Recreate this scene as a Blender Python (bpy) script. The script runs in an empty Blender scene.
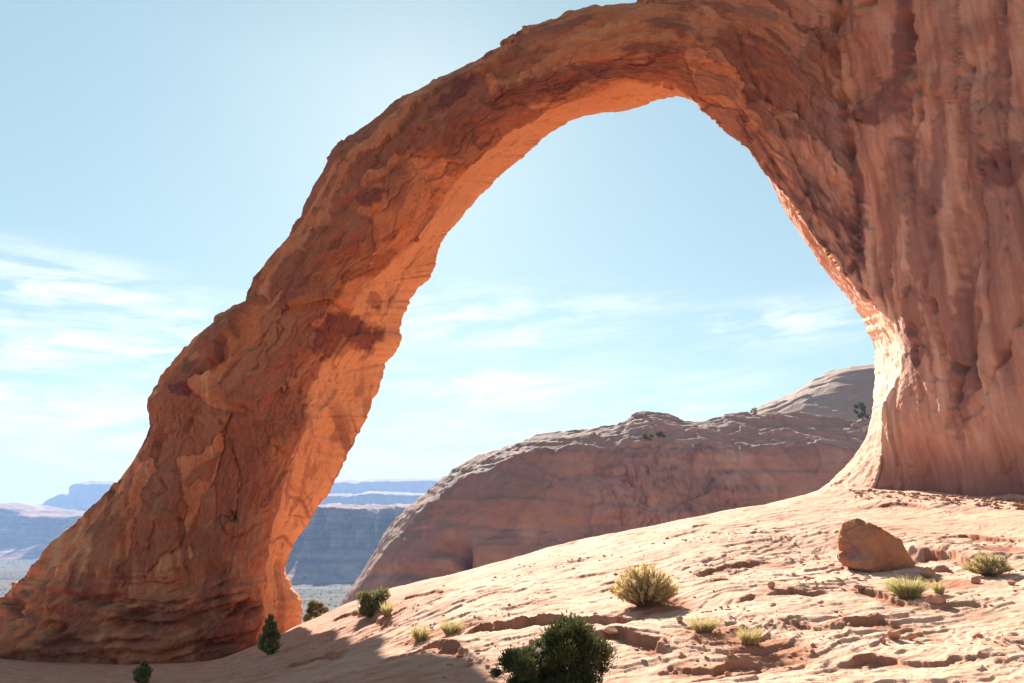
import bpy, math, random
import numpy as np
from mathutils import Vector, Matrix

rng = np.random.default_rng(7)
random.seed(7)
R = math.radians
F32 = np.float32

# ------------------------------------------------------------------ helpers
FPX, HOR = 740.0, 535.0
CX, CY = 512.0, 341.5
TILT = math.atan((HOR - CY) / FPX)
CT, ST = math.cos(TILT), math.sin(TILT)


def ray(u, v):
    a = (np.asarray(u, float) - CX) / FPX
    b = (CY - np.asarray(v, float)) / FPX
    return a, CT - b * ST, ST + b * CT


def P(u, v, Y):
    """world point seen at (u, v) lying Y metres ahead"""
    rx, ry, rz = ray(u, v)
    Y = np.asarray(Y, float)
    return np.stack(np.broadcast_arrays(rx / ry * Y, Y, rz / ry * Y), -1)


def sstep(a, b, x):
    t = np.clip((np.asarray(x) - a) / (b - a), 0, 1)
    return t * t * (3 - 2 * t)


_ang = rng.random((256, 2))
_G = np.stack([np.cos(6.2832 * _ang[:, 0]) * np.sqrt(1 - (2 * _ang[:, 1] - 1) ** 2),
               np.sin(6.2832 * _ang[:, 0]) * np.sqrt(1 - (2 * _ang[:, 1] - 1) ** 2),
               2 * _ang[:, 1] - 1], -1).astype(F32)


def _noise_chunk(p, seed):
    i = np.floor(p)
    f = (p - i).astype(F32)
    i = i.astype(np.int64)
    w = f * f * f * (f * (f * 6 - 15) + 10)
    out = np.zeros(len(p), F32)
    for dx in (0, 1):
        wx = w[:, 0] if dx else 1 - w[:, 0]
        hx = (i[:, 0] + dx) * 73856093
        for dy in (0, 1):
            wy = wx * (w[:, 1] if dy else 1 - w[:, 1])
            hy = hx ^ ((i[:, 1] + dy) * 19349663)
            for dz in (0, 1):
                wz = wy * (w[:, 2] if dz else 1 - w[:, 2])
                h = hy ^ ((i[:, 2] + dz) * 83492791) ^ (seed * 2654435761)
                h = (h ^ (h >> 13)) * 1274126177
                g = _G[((h ^ (h >> 16)) & 255)]
                out += wz * (g[:, 0] * (f[:, 0] - dx) + g[:, 1] * (f[:, 1] - dy) + g[:, 2] * (f[:, 2] - dz))
    return out


def noise(p, seed=0):
    sh = p.shape[:-1]
    q = p.reshape(-1, 3)
    out = np.empty(len(q), F32)
    for k in range(0, len(q), 32768):
        out[k:k + 32768] = _noise_chunk(q[k:k + 32768], seed)
    return (out * 1.7).reshape(sh)


def fbm(p, octv=4, seed=0, gain=0.5, lac=2.03):
    s, a, n = 0, 1.0, 0
    q = np.array(p, float)
    for k in range(octv):
        s = s + a * noise(q, seed + k * 17)
        n += a
        a *= gain
        q = q * lac
    return s / n


def terrace(n, k, sharp=0.3):
    q = n * k
    f = np.floor(q)
    return (f + sstep(0, sharp, q - f)) / k


def _hash3(ix, iy, iz, seed):
    h = (ix * 73856093) ^ (iy * 19349663) ^ (iz * 83492791) ^ (seed * 2654435761)
    h = (h ^ (h >> 13)) * 1274126177
    h = (h ^ (h >> 16)) & 0xFFFFFF
    return h


def worley(p, seed=0, jitter=0.9):
    """nearest cell: F1, F2, offset from the cell's seed point, and a random number of the cell"""
    sh = p.shape[:-1]
    q = p.reshape(-1, 3)
    n = len(q)
    F1 = np.empty(n, F32); F2 = np.empty(n, F32); OF = np.empty((n, 3), F32); ID = np.empty(n, np.int64)
    for k in range(0, n, 32768):
        c = q[k:k + 32768]
        b0 = np.floor(c).astype(np.int64)
        f1 = np.full(len(c), 9.0); f2 = np.full(len(c), 9.0); of = np.zeros((len(c), 3)); idd = np.zeros(len(c), np.int64)
        for dx in (-1, 0, 1):
            for dy in (-1, 0, 1):
                for dz in (-1, 0, 1):
                    ix, iy, iz = b0[:, 0] + dx, b0[:, 1] + dy, b0[:, 2] + dz
                    h = _hash3(ix, iy, iz, seed)
                    fx = ix + 0.5 + jitter * ((h & 255) / 255.0 - 0.5)
                    fy = iy + 0.5 + jitter * (((h >> 8) & 255) / 255.0 - 0.5)
                    fz = iz + 0.5 + jitter * (((h >> 16) & 255) / 255.0 - 0.5)
                    ox, oy, oz = c[:, 0] - fx, c[:, 1] - fy, c[:, 2] - fz
                    d2 = np.sqrt(ox * ox + oy * oy + oz * oz)
                    nr = d2 < f1
                    f2 = np.where(nr, f1, np.minimum(f2, d2))
                    f1 = np.where(nr, d2, f1)
                    of[nr] = np.stack([ox, oy, oz], -1)[nr]
                    idd = np.where(nr, h, idd)
        F1[k:k + 32768] = f1; F2[k:k + 32768] = f2; OF[k:k + 32768] = of; ID[k:k + 32768] = idd
    rnd = ((ID * 7919) % 10007) / 10007.0
    return F1.reshape(sh), F2.reshape(sh), OF.reshape(*sh, 3), rnd.reshape(sh)


def facets(p, seed, step=0.5, tilt=0.8):
    """broken-rock relief: each cell its own level and its own tilted plane; also the joint lines and the cell numbers"""
    f1, f2, of, r = worley(p, seed)
    t1 = np.cos(r * 41.0); t2 = np.sin(r * 67.0); t3 = np.cos(r * 97.0)
    h = step * (r - 0.5) + tilt * (of[..., 0] * t1 + of[..., 1] * t2 + of[..., 2] * t3)
    return h, np.clip(1 - (f2 - f1) / 0.10, 0, 1), r


def st(*c):
    return np.stack(np.broadcast_arrays(*c), -1)


def cr(xs, ys, x):
    """monotone-safe Catmull-Rom style (Hermite) interpolation, columns of ys"""
    xs = np.asarray(xs, float); ys = np.asarray(ys, float)
    one = ys.ndim == 1
    if one: ys = ys[:, None]
    x = np.clip(np.asarray(x, float), xs[0], xs[-1])
    h = np.diff(xs)
    d = np.diff(ys, axis=0) / h[:, None]
    m = np.empty_like(ys)
    m[0], m[-1] = d[0], d[-1]
    m[1:-1] = (d[:-1] * h[1:, None] + d[1:] * h[:-1, None]) / (h[:-1] + h[1:])[:, None]
    # limit overshoot
    bad = (d[:-1] * d[1:]) <= 0
    m[1:-1][bad] *= 0.35
    k = np.clip(np.searchsorted(xs, x, 'right') - 1, 0, len(h) - 1)
    t = ((x - xs[k]) / h[k])[:, None]
    H = h[k][:, None]
    r = ((2 * t**3 - 3 * t**2 + 1) * ys[k] + (t**3 - 2 * t**2 + t) * H * m[k]
         + (-2 * t**3 + 3 * t**2) * ys[k + 1] + (t**3 - t**2) * H * m[k + 1])
    return r[:, 0] if one else r


SC = bpy.context.scene
COL = SC.collection


def tag(o, label=None, cat=None, group=None, kind=None):
    if label: o['label'] = label
    if cat: o['category'] = cat
    if group: o['group'] = group
    if kind: o['kind'] = kind
    return o


def mesh_obj(name, verts, faces, mat, parent=None, attrs=None, smooth=True, out=None):
    """verts (N,3), faces (M,k) arrays of one size, linked as one mesh object"""
    verts = np.asarray(verts, F32)
    faces = np.asarray(faces, np.int32)
    if out is not None:
        a_, b_, c_ = verts[faces[:, 0]], verts[faces[:, 1]], verts[faces[:, 2]]
        if (np.cross(b_ - a_, c_ - a_) @ np.array(out, F32)).sum() < 0:
            faces = faces[:, ::-1].copy()
    me = bpy.data.meshes.new(name)
    me.vertices.add(len(verts))
    me.vertices.foreach_set('co', verts.ravel())
    k = faces.shape[1]
    me.loops.add(faces.size)
    me.loops.foreach_set('vertex_index', faces.ravel())
    me.polygons.add(len(faces))
    me.polygons.foreach_set('loop_start', np.arange(0, faces.size, k, dtype=np.int32))
    me.polygons.foreach_set('loop_total', np.full(len(faces), k, np.int32))
    me.polygons.foreach_set('use_smooth', np.full(len(faces), smooth, bool))
    me.update(calc_edges=True)
    for an, av in (attrs or {}).items():
        at = me.attributes.new(an, 'FLOAT', 'POINT')
        at.data.foreach_set('value', np.asarray(av, F32).ravel())
    me.materials.append(mat)
    o = bpy.data.objects.new(name, me)
    COL.objects.link(o)
    if parent is not None: o.parent = parent
    return o


def grid_faces(n, m, wrap_m=False):
    i = np.arange(n - 1)[:, None]
    j = np.arange(m if wrap_m else m - 1)[None, :]
    j2 = (j + 1) % m
    return np.stack([i * m + j, i * m + j2, (i + 1) * m + j2, (i + 1) * m + j], -1).reshape(-1, 4)


def grid_normals(V, wrap_m=False):
    du = np.gradient(V, axis=0)
    if wrap_m:
        dv = np.roll(V, -1, 1) - np.roll(V, 1, 1)
    else:
        dv = np.gradient(V, axis=1)
    n = np.cross(du, dv)
    return n / (np.linalg.norm(n, axis=-1, keepdims=True) + 1e-9)


def empty(name, loc):
    o = bpy.data.objects.new(name, None)
    o.empty_display_size = 0.3
    o.location = loc
    COL.objects.link(o)
    return o


# ------------------------------------------------------------------ materials
class NT:
    def __init__(s, mat):
        mat.use_nodes = True
        s.t = mat.node_tree
        s.t.nodes.clear()
        s.n = s.t.nodes
        s.l = s.t.links

    def node(s, typ, **kw):
        n = s.n.new(typ)
        for k, v in kw.items():
            if k == 'inp':
                for a, b in v.items():
                    if hasattr(b, 'is_output'): s.l.new(b, n.inputs[a])
                    else: n.inputs[a].default_value = b
            else: setattr(n, k, v)
        return n

    def attr(s, name):
        return s.node('ShaderNodeAttribute', attribute_name=name).outputs['Fac']

    def noise(s, scale, detail=4, rough=0.55, vec=None, dist=0.0):
        i = {'Scale': scale, 'Detail': detail, 'Roughness': rough, 'Distortion': dist}
        if vec is not None: i['Vector'] = vec
        return s.node('ShaderNodeTexNoise', inp=i).outputs['Fac']

    def map(s, v, a, b, c=0.0, d=1.0):
        return s.node('ShaderNodeMapRange', inp={0: v, 1: a, 2: b, 3: c, 4: d}).outputs[0]

    def math(s, op, a, b=0.0):
        return s.node('ShaderNodeMath', operation=op, inp={0: a, 1: b}).outputs[0]

    def mix(s, f, a, b, mode='MIX'):
        n = s.node('ShaderNodeMix', data_type='RGBA', blend_type=mode)
        for k, v in ((0, f), (6, a), (7, b)):
            if hasattr(v, 'is_output'): s.l.new(v, n.inputs[k])
            else: n.inputs[k].default_value = v if k == 0 else (*v, 1.0)
        return n.outputs[2]

    def pos(s):
        return s.node('ShaderNodeNewGeometry').outputs['Position']

    def scaled(s, vec, sc, rot=(0, 0, 0)):
        return s.node('ShaderNodeMapping', inp={'Vector': vec, 'Scale': sc, 'Rotation': rot}).outputs[0]

    def out(s, color, rough=0.9, bump=None, bump_d=0.05, spec=0.2, trans=None):
        b = s.node('ShaderNodeBsdfPrincipled')
        if hasattr(color, 'is_output'): s.l.new(color, b.inputs['Base Color'])
        else: b.inputs['Base Color'].default_value = (*color, 1)
        b.inputs['Roughness'].default_value = rough
        b.inputs['Specular IOR Level'].default_value = spec
        if bump is not None:
            bn = s.node('ShaderNodeBump', inp={'Height': bump, 'Distance': bump_d, 'Strength': 1.0})
            s.l.new(bn.outputs[0], b.inputs['Normal'])
        o = s.node('ShaderNodeOutputMaterial')
        sh = b.outputs[0]
        if trans is not None:
            tr = s.node('ShaderNodeBsdfTranslucent')
            if hasattr(color, 'is_output'): s.l.new(color, tr.inputs[0])
            else: tr.inputs[0].default_value = (*color, 1)
            mx = s.node('ShaderNodeMixShader', inp={0: trans})
            s.l.new(sh, mx.inputs[1]); s.l.new(tr.outputs[0], mx.inputs[2])
            sh = mx.outputs[0]
        s.l.new(sh, o.inputs['Surface'])


def mat_arch():
    m = bpy.data.materials.new('red_sandstone'); t = NT(m)
    p = t.pos()
    n1 = t.noise(0.22, 5, 0.6, p)
    n2 = t.noise(1.3, 6, 0.65, p, 0.4)
    ps = t.scaled(p, (1.6, 1.6, 0.14))
    n3 = t.noise(1.0, 5, 0.6, ps)
    c = t.mix(t.map(n1, 0.35, 0.65), (0.47, 0.150, 0.060), (0.56, 0.220, 0.105))
    c = t.mix(t.math('MULTIPLY', t.map(n2, 0.5, 0.72), 0.55), c, (0.30, 0.095, 0.045))
    c = t.mix(t.math('MULTIPLY', t.map(n3, 0.5, 0.75), 0.35), c, (0.60, 0.30, 0.165))
    n5 = t.noise(3.4, 5, 0.7, p, 0.8)
    c = t.mix(t.attr('wall'), c, t.mix(t.map(n3, 0.3, 0.72), (0.43, 0.185, 0.118), (0.68, 0.40, 0.285)))
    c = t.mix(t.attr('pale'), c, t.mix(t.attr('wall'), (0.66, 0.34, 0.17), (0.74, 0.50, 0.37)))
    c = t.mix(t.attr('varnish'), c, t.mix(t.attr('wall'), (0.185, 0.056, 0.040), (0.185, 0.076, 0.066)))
    c = t.mix(t.math('MULTIPLY', t.map(n5, 0.52, 0.70), t.math('SUBTRACT', 0.34, t.math('MULTIPLY', t.attr('wall'), 0.24))), c, (0.20, 0.065, 0.04))
    c = t.mix(t.math('MULTIPLY', t.map(n5, 0.45, 0.32), t.math('SUBTRACT', 0.22, t.math('MULTIPLY', t.attr('wall'), 0.16))), c, (0.58, 0.28, 0.15))
    b = t.math('ADD', t.noise(3.0, 8, 0.68, p), t.math('MULTIPLY', t.noise(14, 4, 0.6, p), 0.3))
    t.out(c, 0.92, b, 0.12, 0.15)
    return m


def mat_ground():
    m = bpy.data.materials.new('pale_slickrock'); t = NT(m)
    p = t.pos()
    n1 = t.noise(0.35, 5, 0.6, p)
    n2 = t.noise(2.2, 6, 0.65, p, 0.5)
    ps = t.scaled(p, (0.7, 3.0, 3.0), (0, 0, R(24)))
    n3 = t.noise(1.6, 6, 0.6, ps)
    c = t.mix(t.map(n1, 0.35, 0.68), (0.60, 0.385, 0.272), (0.53, 0.305, 0.208))
    c = t.mix(t.math('MULTIPLY', t.map(n3, 0.5, 0.72), 0.65), c, (0.48, 0.235, 0.145))
    c = t.mix(t.math('MULTIPLY', t.map(n2, 0.52, 0.75), 0.6), c, (0.70, 0.50, 0.375))
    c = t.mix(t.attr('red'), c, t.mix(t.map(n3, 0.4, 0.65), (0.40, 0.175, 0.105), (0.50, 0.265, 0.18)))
    c = t.mix(t.attr('soil'), c, (0.33, 0.125, 0.065))  # bare soil, and the shade painted into risers and pits
    b = t.math('ADD', t.noise(5.0, 8, 0.7, p), t.math('MULTIPLY', n3, 0.8))
    t.out(c, 0.95, b, 0.018, 0.1)
    return m


def mat_fin():
    m = bpy.data.materials.new('mauve_sandstone'); t = NT(m)
    p = t.pos()
    n1 = t.noise(0.05, 6, 0.6, p)
    n2 = t.noise(0.35, 6, 0.65, p, 0.4)
    ps = t.scaled(p, (0.9, 0.9, 0.035))
    n3 = t.noise(1.0, 5, 0.65, ps)
    pb = t.scaled(p, (0.03, 0.03, 0.9))
    n4 = t.noise(1.0, 4, 0.6, pb)
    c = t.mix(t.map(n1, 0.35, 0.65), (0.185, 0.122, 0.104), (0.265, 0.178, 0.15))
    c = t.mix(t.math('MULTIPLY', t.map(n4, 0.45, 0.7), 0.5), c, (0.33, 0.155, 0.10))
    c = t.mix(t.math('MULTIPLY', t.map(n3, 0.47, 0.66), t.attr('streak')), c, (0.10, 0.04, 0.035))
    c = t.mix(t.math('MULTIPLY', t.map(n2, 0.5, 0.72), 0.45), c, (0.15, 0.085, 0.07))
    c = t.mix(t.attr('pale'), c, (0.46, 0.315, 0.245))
    t.out(c, 0.95, n2, 0.8, 0.1)
    return m


def mat_far(name, a, b, sc):
    m = bpy.data.materials.new(name); t = NT(m)
    p = t.pos()
    pb = t.scaled(p, (sc * 0.25, sc * 0.25, sc * 4))
    c = t.mix(t.map(t.noise(1.0, 6, 0.65, pb), 0.38, 0.62), a, b)
    pv = t.scaled(p, (sc * 2.2, sc * 2.2, sc * 0.35))
    c = t.mix(t.math('MULTIPLY', t.map(t.noise(1.0, 6, 0.7, pv), 0.5, 0.68), 0.75), c, (0.05, 0.03, 0.035))  # dark upright streaks paint the shade of gullies
    c = t.mix(t.map(t.noise(sc * 0.9, 5, 0.65, p, 0.5), 0.55, 0.7), c, (0.44, 0.29, 0.22))
    t.out(c, 0.95, None, 0.1, 0.05)
    return m


def mat_valley():
    m = bpy.data.materials.new('desert_flat'); t = NT(m)
    p = t.pos()
    n1 = t.noise(1.0, 6, 0.6, t.scaled(p, (0.003, 0.012, 0.01)))
    n2 = t.noise(0.06, 6, 0.7, p)
    c = t.mix(t.map(n1, 0.4, 0.6), (0.035, 0.032, 0.022), (0.135, 0.095, 0.060))
    c = t.mix(t.math('MULTIPLY', t.map(n2, 0.5, 0.65), 0.7), c, (0.09, 0.085, 0.055))
    t.out(c, 0.95, None, 0.1, 0.05)
    return m


def mat_leaf(name, a, b, trans=0.25):
    m = bpy.data.materials.new(name); t = NT(m)
    c = t.mix(t.attr('tone'), a, b)
    t.out(c, 0.7, None, 0.1, 0.2, trans)
    return m


def mat_bark():
    m = bpy.data.materials.new('grey_bark'); t = NT(m)
    p = t.scaled(t.pos(), (18, 18, 3))
    n = t.noise(1.0, 5, 0.6, p)
    t.out(t.mix(n, (0.10, 0.07, 0.05), (0.24, 0.19, 0.15)), 0.95, n, 0.02, 0.1)
    return m


def mat_boulder():
    m = bpy.data.materials.new('orange_boulder_rock'); t = NT(m)
    p = t.pos()
    n1 = t.noise(1.2, 6, 0.6, p)
    n2 = t.noise(5, 6, 0.7, p, 0.3)
    c = t.mix(t.map(n1, 0.35, 0.65), (0.40, 0.150, 0.066), (0.50, 0.215, 0.100))
    c = t.mix(t.math('MULTIPLY', t.map(n2, 0.5, 0.7), 0.5), c, (0.27, 0.095, 0.05))
    c = t.mix(t.attr('varnish'), c, (0.20, 0.12, 0.12))
    t.out(c, 0.92, n2, 0.08, 0.15)
    return m


M_ARCH, M_GROUND, M_FIN, M_VALLEY = mat_arch(), mat_ground(), mat_fin(), mat_valley()
M_BOULD, M_BARK = mat_boulder(), mat_bark()
M_STONE = bpy.data.materials.new('broken_stone')
_t = NT(M_STONE)
_n = _t.noise(6, 6, 0.7, _t.pos())
_t.out(_t.mix(_t.map(_n, 0.35, 0.65), (0.36, 0.16, 0.09), (0.50, 0.29, 0.19)), 0.95, _n, 0.03, 0.1)
M_JUN = mat_leaf('juniper_green', (0.028, 0.036, 0.012), (0.13, 0.135, 0.045), 0.25)
M_JUNFAR = mat_leaf('olive_juniper', (0.09, 0.09, 0.035), (0.30, 0.28, 0.11), 0.3)
M_RAB = mat_leaf('rabbitbrush_olive', (0.34, 0.25, 0.11), (0.68, 0.53, 0.27), 0.35)
M_STEM = mat_leaf('dry_stem', (0.13, 0.07, 0.045), (0.26, 0.16, 0.10), 0.0)
M_GRASS = mat_leaf('straw_grass', (0.36, 0.28, 0.12), (0.66, 0.55, 0.28), 0.4)
M_GREEN = mat_leaf('yellow_green_grass', (0.30, 0.28, 0.10), (0.58, 0.53, 0.24), 0.4)
M_GREYB = mat_leaf('grey_brush', (0.28, 0.22, 0.12), (0.64, 0.52, 0.25), 0.3)

# ------------------------------------------------------------------ sun, sky
SUN_AZ, SUN_EL = -8.5, 31.0
sdir = Vector((math.sin(R(SUN_AZ)) * math.cos(R(SUN_EL)), math.cos(R(SUN_AZ)) * math.cos(R(SUN_EL)), math.sin(R(SUN_EL))))
sun = bpy.data.lights.new('sun', 'SUN')
sun.energy = 5.0
sun.angle = R(0.53)
sun.color = (1.0, 0.93, 0.82)
so = bpy.data.objects.new('sun', sun)
so.rotation_euler = (-sdir).to_track_quat('-Z', 'Y').to_euler()
so.location = (-60, 200, 150)
COL.objects.link(so)

W = bpy.data.worlds.new('World')
SC.world = W
t = NT(W)
sky = t.node('ShaderNodeTexSky')
sky.sky_type = 'NISHITA'
sky.sun_disc = False
sky.sun_elevation = R(SUN_EL)
sky.sun_rotation = R(SUN_AZ)
sky.altitude = 1300
sky.air_density = 1.0
sky.dust_density = 0.18
sky.ozone_density = 1.2
tc = t.node('ShaderNodeTexCoord').outputs['Generated']
sx = t.node('ShaderNodeSeparateXYZ', inp={0: tc})
X, Yv, Z = sx.outputs


def dirvec(u, v):
    d = np.array(ray(u, v)); d /= np.linalg.norm(d)
    return math.atan2(d[0], d[1]), math.asin(d[2])


az = t.math('ARCTAN2', X, Yv)
el = t.math('ARCSINE', Z)
# wispy streaks: noise stretched along the horizon, with a slight lean
wv = t.node('ShaderNodeCombineXYZ', inp={0: t.math('MULTIPLY', az, 3.2),
     1: t.math('ADD', t.math('MULTIPLY', el, 15.0), t.math('MULTIPLY', az, -1.2)), 2: 0.37}).outputs[0]
wisp = t.noise(1.7, 9, 0.62, wv, 0.6)
wv2 = t.node('ShaderNodeCombineXYZ', inp={0: t.math('MULTIPLY', az, 5.0),
     1: t.math('ADD', t.math('MULTIPLY', el, 30.0), t.math('MULTIPLY', az, -2.2)), 2: 4.1}).outputs[0]
fine = t.noise(2.2, 7, 0.6, wv2, 0.4)
cloud = None
# u, v, half widths in px, strength: the banks of thin cloud above the canyon rim
for (u, v, ru, rv, s) in ((45, 282, 85, 22, 1.6), (85, 346, 170, 16, 1.2), (210, 330, 60, 26, 0.9), (490, 320, 105, 26, 1.3),
                          (765, 325, 85, 20, 0.9), (640, 297, 50, 10, 0.4), (40, 395, 140, 26, 0.7), (500, 384, 120, 16, 0.7),
                          (60, 450, 260, 48, 1.0), (480, 440, 260, 50, 1.0), (720, 381, 60, 10, 0.4)):
    a0, e0 = dirvec(u, v)
    wa, we = ru / FPX, rv / FPX
    da = t.math('DIVIDE', t.math('SUBTRACT', az, a0), wa)
    de = t.math('DIVIDE', t.math('SUBTRACT', el, e0), we)
    r2 = t.math('ADD', t.math('MULTIPLY', da, da), t.math('MULTIPLY', de, de))
    g = t.math('MULTIPLY', t.math('POWER', 2.718, t.math('MULTIPLY', r2, -0.9)), s)
    cloud = g if cloud is None else t.math('ADD', cloud, g)
dens = t.math('MULTIPLY', cloud, t.math('ADD', t.map(wisp, 0.44, 0.64), t.math('MULTIPLY', t.map(fine, 0.46, 0.66), 0.6)))
dens = t.node('ShaderNodeClamp', inp={0: t.math('MULTIPLY', dens, 0.85), 1: 0.0, 2: 0.92}).outputs[0]
clear = t.mix(1.0, sky.outputs[0], (1.47, 1.32, 0.87), 'MULTIPLY')
thin = t.map(el, R(0), R(34), 0.50, 1.04)
clear = t.mix(1.0, clear, t.node('ShaderNodeCombineXYZ', inp={0: t.math('MULTIPLY', thin, 0.97), 1: thin, 2: thin}).outputs[0], 'MULTIPLY')
ccol = t.mix(dens, clear, (6.9, 6.95, 6.8))
bg = t.node('ShaderNodeBackground', inp={'Color': ccol, 'Strength': 0.05})
wo = t.node('ShaderNodeOutputWorld')
t.l.new(bg.outputs[0], wo.inputs['Surface'])

# ------------------------------------------------------------------ the arch
WN, WD = np.array((0.952, 0.306)), 0.952 * 26.2 + 0.306 * 54.0     # plan line of the right-hand wall


def front_depth(u, v):
    rx, ry, _ = ray(u, v)
    den = WN[0] * rx + WN[1] * ry
    wl = np.where(den > 0.05, ry * WD / np.maximum(den, 0.05), 900)
    a = 53.0
    k = 2.0
    h = np.clip(0.5 + 0.5 * (wl - a) / k, 0, 1)
    return wl * (1 - h) + a * h - k * h * (1 - h)


ST_ = np.array([
 (-130,735, 200,735, 255,715), (-60,662, 245,655, 288,650), (0,603, 258,622, 300,620), (22,578, 262,600, 298,598),
 (40,560, 262,580, 287,581), (62,537, 262,562, 283,568), (85,513, 266,540, 293,545), (110,485, 274,510, 311,515),
 (128,460, 284,475, 331,488), (147,423, 296,435, 356,440), (150,398, 301,400, 378,392), (166,374, 315,372, 384,360),
 (186,349, 330,348, 397,347), (220,321, 342,318, 400,318), (240,309, 352,298, 411,298), (262,274, 370,276, 436,262),
 (290,236, 400,250, 441,240), (304,203, 425,220, 458,220), (326,164, 446,188, 482,193), (338,146, 465,168, 506,172),
 (357,129, 484,151, 530,150), (400,100, 502,134, 547,133), (440,78, 522,120, 562,125), (480,58, 555,108, 592,114),
 (515,38, 590,97, 630,109), (535,25, 620,86, 655,101), (575,13, 645,82, 668,97), (620,4, 668,84, 686,98),
 (652,-3, 688,92, 698,104), (700,-25, 712,112, 719,121), (760,-70, 738,138, 745,148), (850,-120, 767,171, 771,185),
 (980,-170, 797,213, 801,235), (1150,-200, 824,250, 827,270), (1300,-190, 856,288, 851,304), (1420,-120, 888,312, 863,321),
 (1480,0, 904,334, 872,345), (1500,120, 905,360, 875,372), (1500,220, 896,385, 875,398), (1500,300, 888,408, 871,420),
 (1500,370, 884,432, 863,445), (1500,420, 880,455, 848,466), (1500,460, 876,475, 826,486), (1500,505, 866,500, 800,506),
 (1500,580, 850,545, 780,545)], float)
O_, Fd_, I_ = ST_[:, 0:2], ST_[:, 2:4], ST_[:, 4:6]
seg = np.maximum(np.linalg.norm(np.diff(I_, axis=0), axis=1), 0.45 * np.minimum(np.linalg.norm(np.diff(O_, axis=0), axis=1), 60))
tt = np.concatenate([[0], np.cumsum(seg)])
NT_, NF, NI, NB = 1000, 430, 76, 54
ts = np.linspace(0, tt[-1], NT_)
S_ = cr(tt, ST_, ts)
O, Fd, I = S_[:, 0:2], S_[:, 2:4], S_[:, 4:6]
_t1 = st(ts / 26.0, 0 * ts + 0.5, 0 * ts)
_j = 5.0 * terrace(fbm(_t1, 3, 91, 0.6), 4, 0.12) + 1.6 * fbm(_t1 * 4, 2, 92)
_d = (I - Fd) / (np.linalg.norm(I - Fd, axis=1, keepdims=True) + 1e-6)
I = I + _d * (_j * (0.35 + 0.65 * np.clip(np.linalg.norm(I - Fd, axis=1) / 30, 0, 1)))[:, None]
prog = ts / tt[-1]
right = sstep(0.60, 0.78, prog)[:, None]            # 0 on the free arch, 1 on the wall
# the inner silhouette's depth: thickness of the rock
Yi_c = cr([0, 0.12, 0.3, 0.5, 0.62, 0.72, 0.85, 1], [59.5, 60, 61, 61, 60.5, 60.5, 63.5, 61], prog)

s = (np.linspace(0, 1, NF) ** 1.0)[None, :]
# sample more densely near the opening on the wall, where the rest lies out of frame
s = s * (1 - right) + (1 - (1 - s) ** 1.9) * right
uF = O[:, None, 0] * (1 - s) + Fd[:, None, 0] * s
vF = O[:, None, 1] * (1 - s) + Fd[:, None, 1] * s
# bow the lines so that the front cross-sections are not straight
YF = front_depth(uF, vF)
YF = YF + 5.5 * (1 - right) * np.clip(1 - s / 0.22, 0, 1) ** 2.2 + 0.9 * np.clip((s - 0.86) / 0.14, 0, 1) ** 2
YF = YF - 1.6 * (1 - right) * np.sin(np.pi * np.clip(s, 0, 1)) ** 1.5
q = np.linspace(0, 1, NI + 1)[None, 1:]
uI = Fd[:, None, 0] * (1 - q) + I[:, None, 0] * q
vI = Fd[:, None, 1] * (1 - q) + I[:, None, 1] * q
YI = YF[:, -1:] * (1 - q) + Yi_c[:, None] * q
b = np.linspace(0, 1, NB + 2)[None, 1:-1]
inset = 0.10 * np.sin(np.pi * b)
bu = I[:, None, 0] * (1 - b) + O[:, None, 0] * b
bv = I[:, None, 1] * (1 - b) + O[:, None, 1] * b
backO = YF[:, :1] * (1 - right) + right * 62
YB = Yi_c[:, None] * (1 - b) + backO * b + 4.5 * np.sin(np.pi * b ** 0.8) * (1 - 0.2 * right)
U = np.concatenate([uF, uI, bu], 1)
Vv = np.concatenate([vF, vI, bv], 1)
YY = np.concatenate([YF, YI, YB], 1)
A = P(U, Vv, YY)
_w = np.ones(71) / 71
sm = np.pad(A, ((0, 0), (70, 70), (0, 0)), mode='edge')
for _k in range(2):
    cs_ = np.cumsum(np.concatenate([np.zeros((NT_, 1, 3)), sm], 1), 1)
    sm = (cs_[:, 71:] - cs_[:, :-71]) / 71
col_ = np.arange(A.shape[1])
wsm = np.exp(-((col_ - NF) / 75.0) ** 4)[None, :, None] * (1 - sstep(0.36, 0.48, prog))[:, None, None] * 0.95 * sstep(NF + NI - 6, NF + NI - 50, col_)[None, :, None]
A = A * (1 - wsm) + sm * wsm
m_front = np.concatenate([np.ones_like(uF), np.zeros_like(uI), np.zeros_like(bu)], 1)
m_in = np.concatenate([sstep(0.97, 1.0, s) * np.ones_like(uF), np.ones_like(uI), np.ones_like(bu)], 1)
cross = np.concatenate([np.linalg.norm(A[:, 1:] - A[:, :-1], axis=-1), np.zeros((NT_, 1))], 1)
cross = np.cumsum(cross, 1)
cross = cross[:, NF - 1:NF] - cross                  # metres from the fold
along = np.cumsum(np.concatenate([[0], np.linalg.norm(np.diff(A[:, NF - 1], axis=0), axis=1)]))[:, None] * np.ones_like(U)

N = grid_normals(A, True)
if N[NT_ // 3, NF // 2, 1] > 0: N = -N
m_back = np.concatenate([np.zeros_like(uF), np.zeros_like(uI), np.ones_like(bu)], 1)

qw = A[..., 0] * (-WN[1]) + A[..., 1] * WN[0]        # metres along the wall
mw = sstep(832, 868, U - (Vv - 100) * 0.06) * np.clip(m_front + 0.0, 0, 1) * right
mbase = sstep(548, 605, Vv) * (1 - right)
x, y, z = A[..., 0], A[..., 1], A[..., 2]

d = 0.9 * fbm(A * 0.10, 3, 1) + 0.16 * fbm(A * 0.33, 4, 2)
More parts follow.
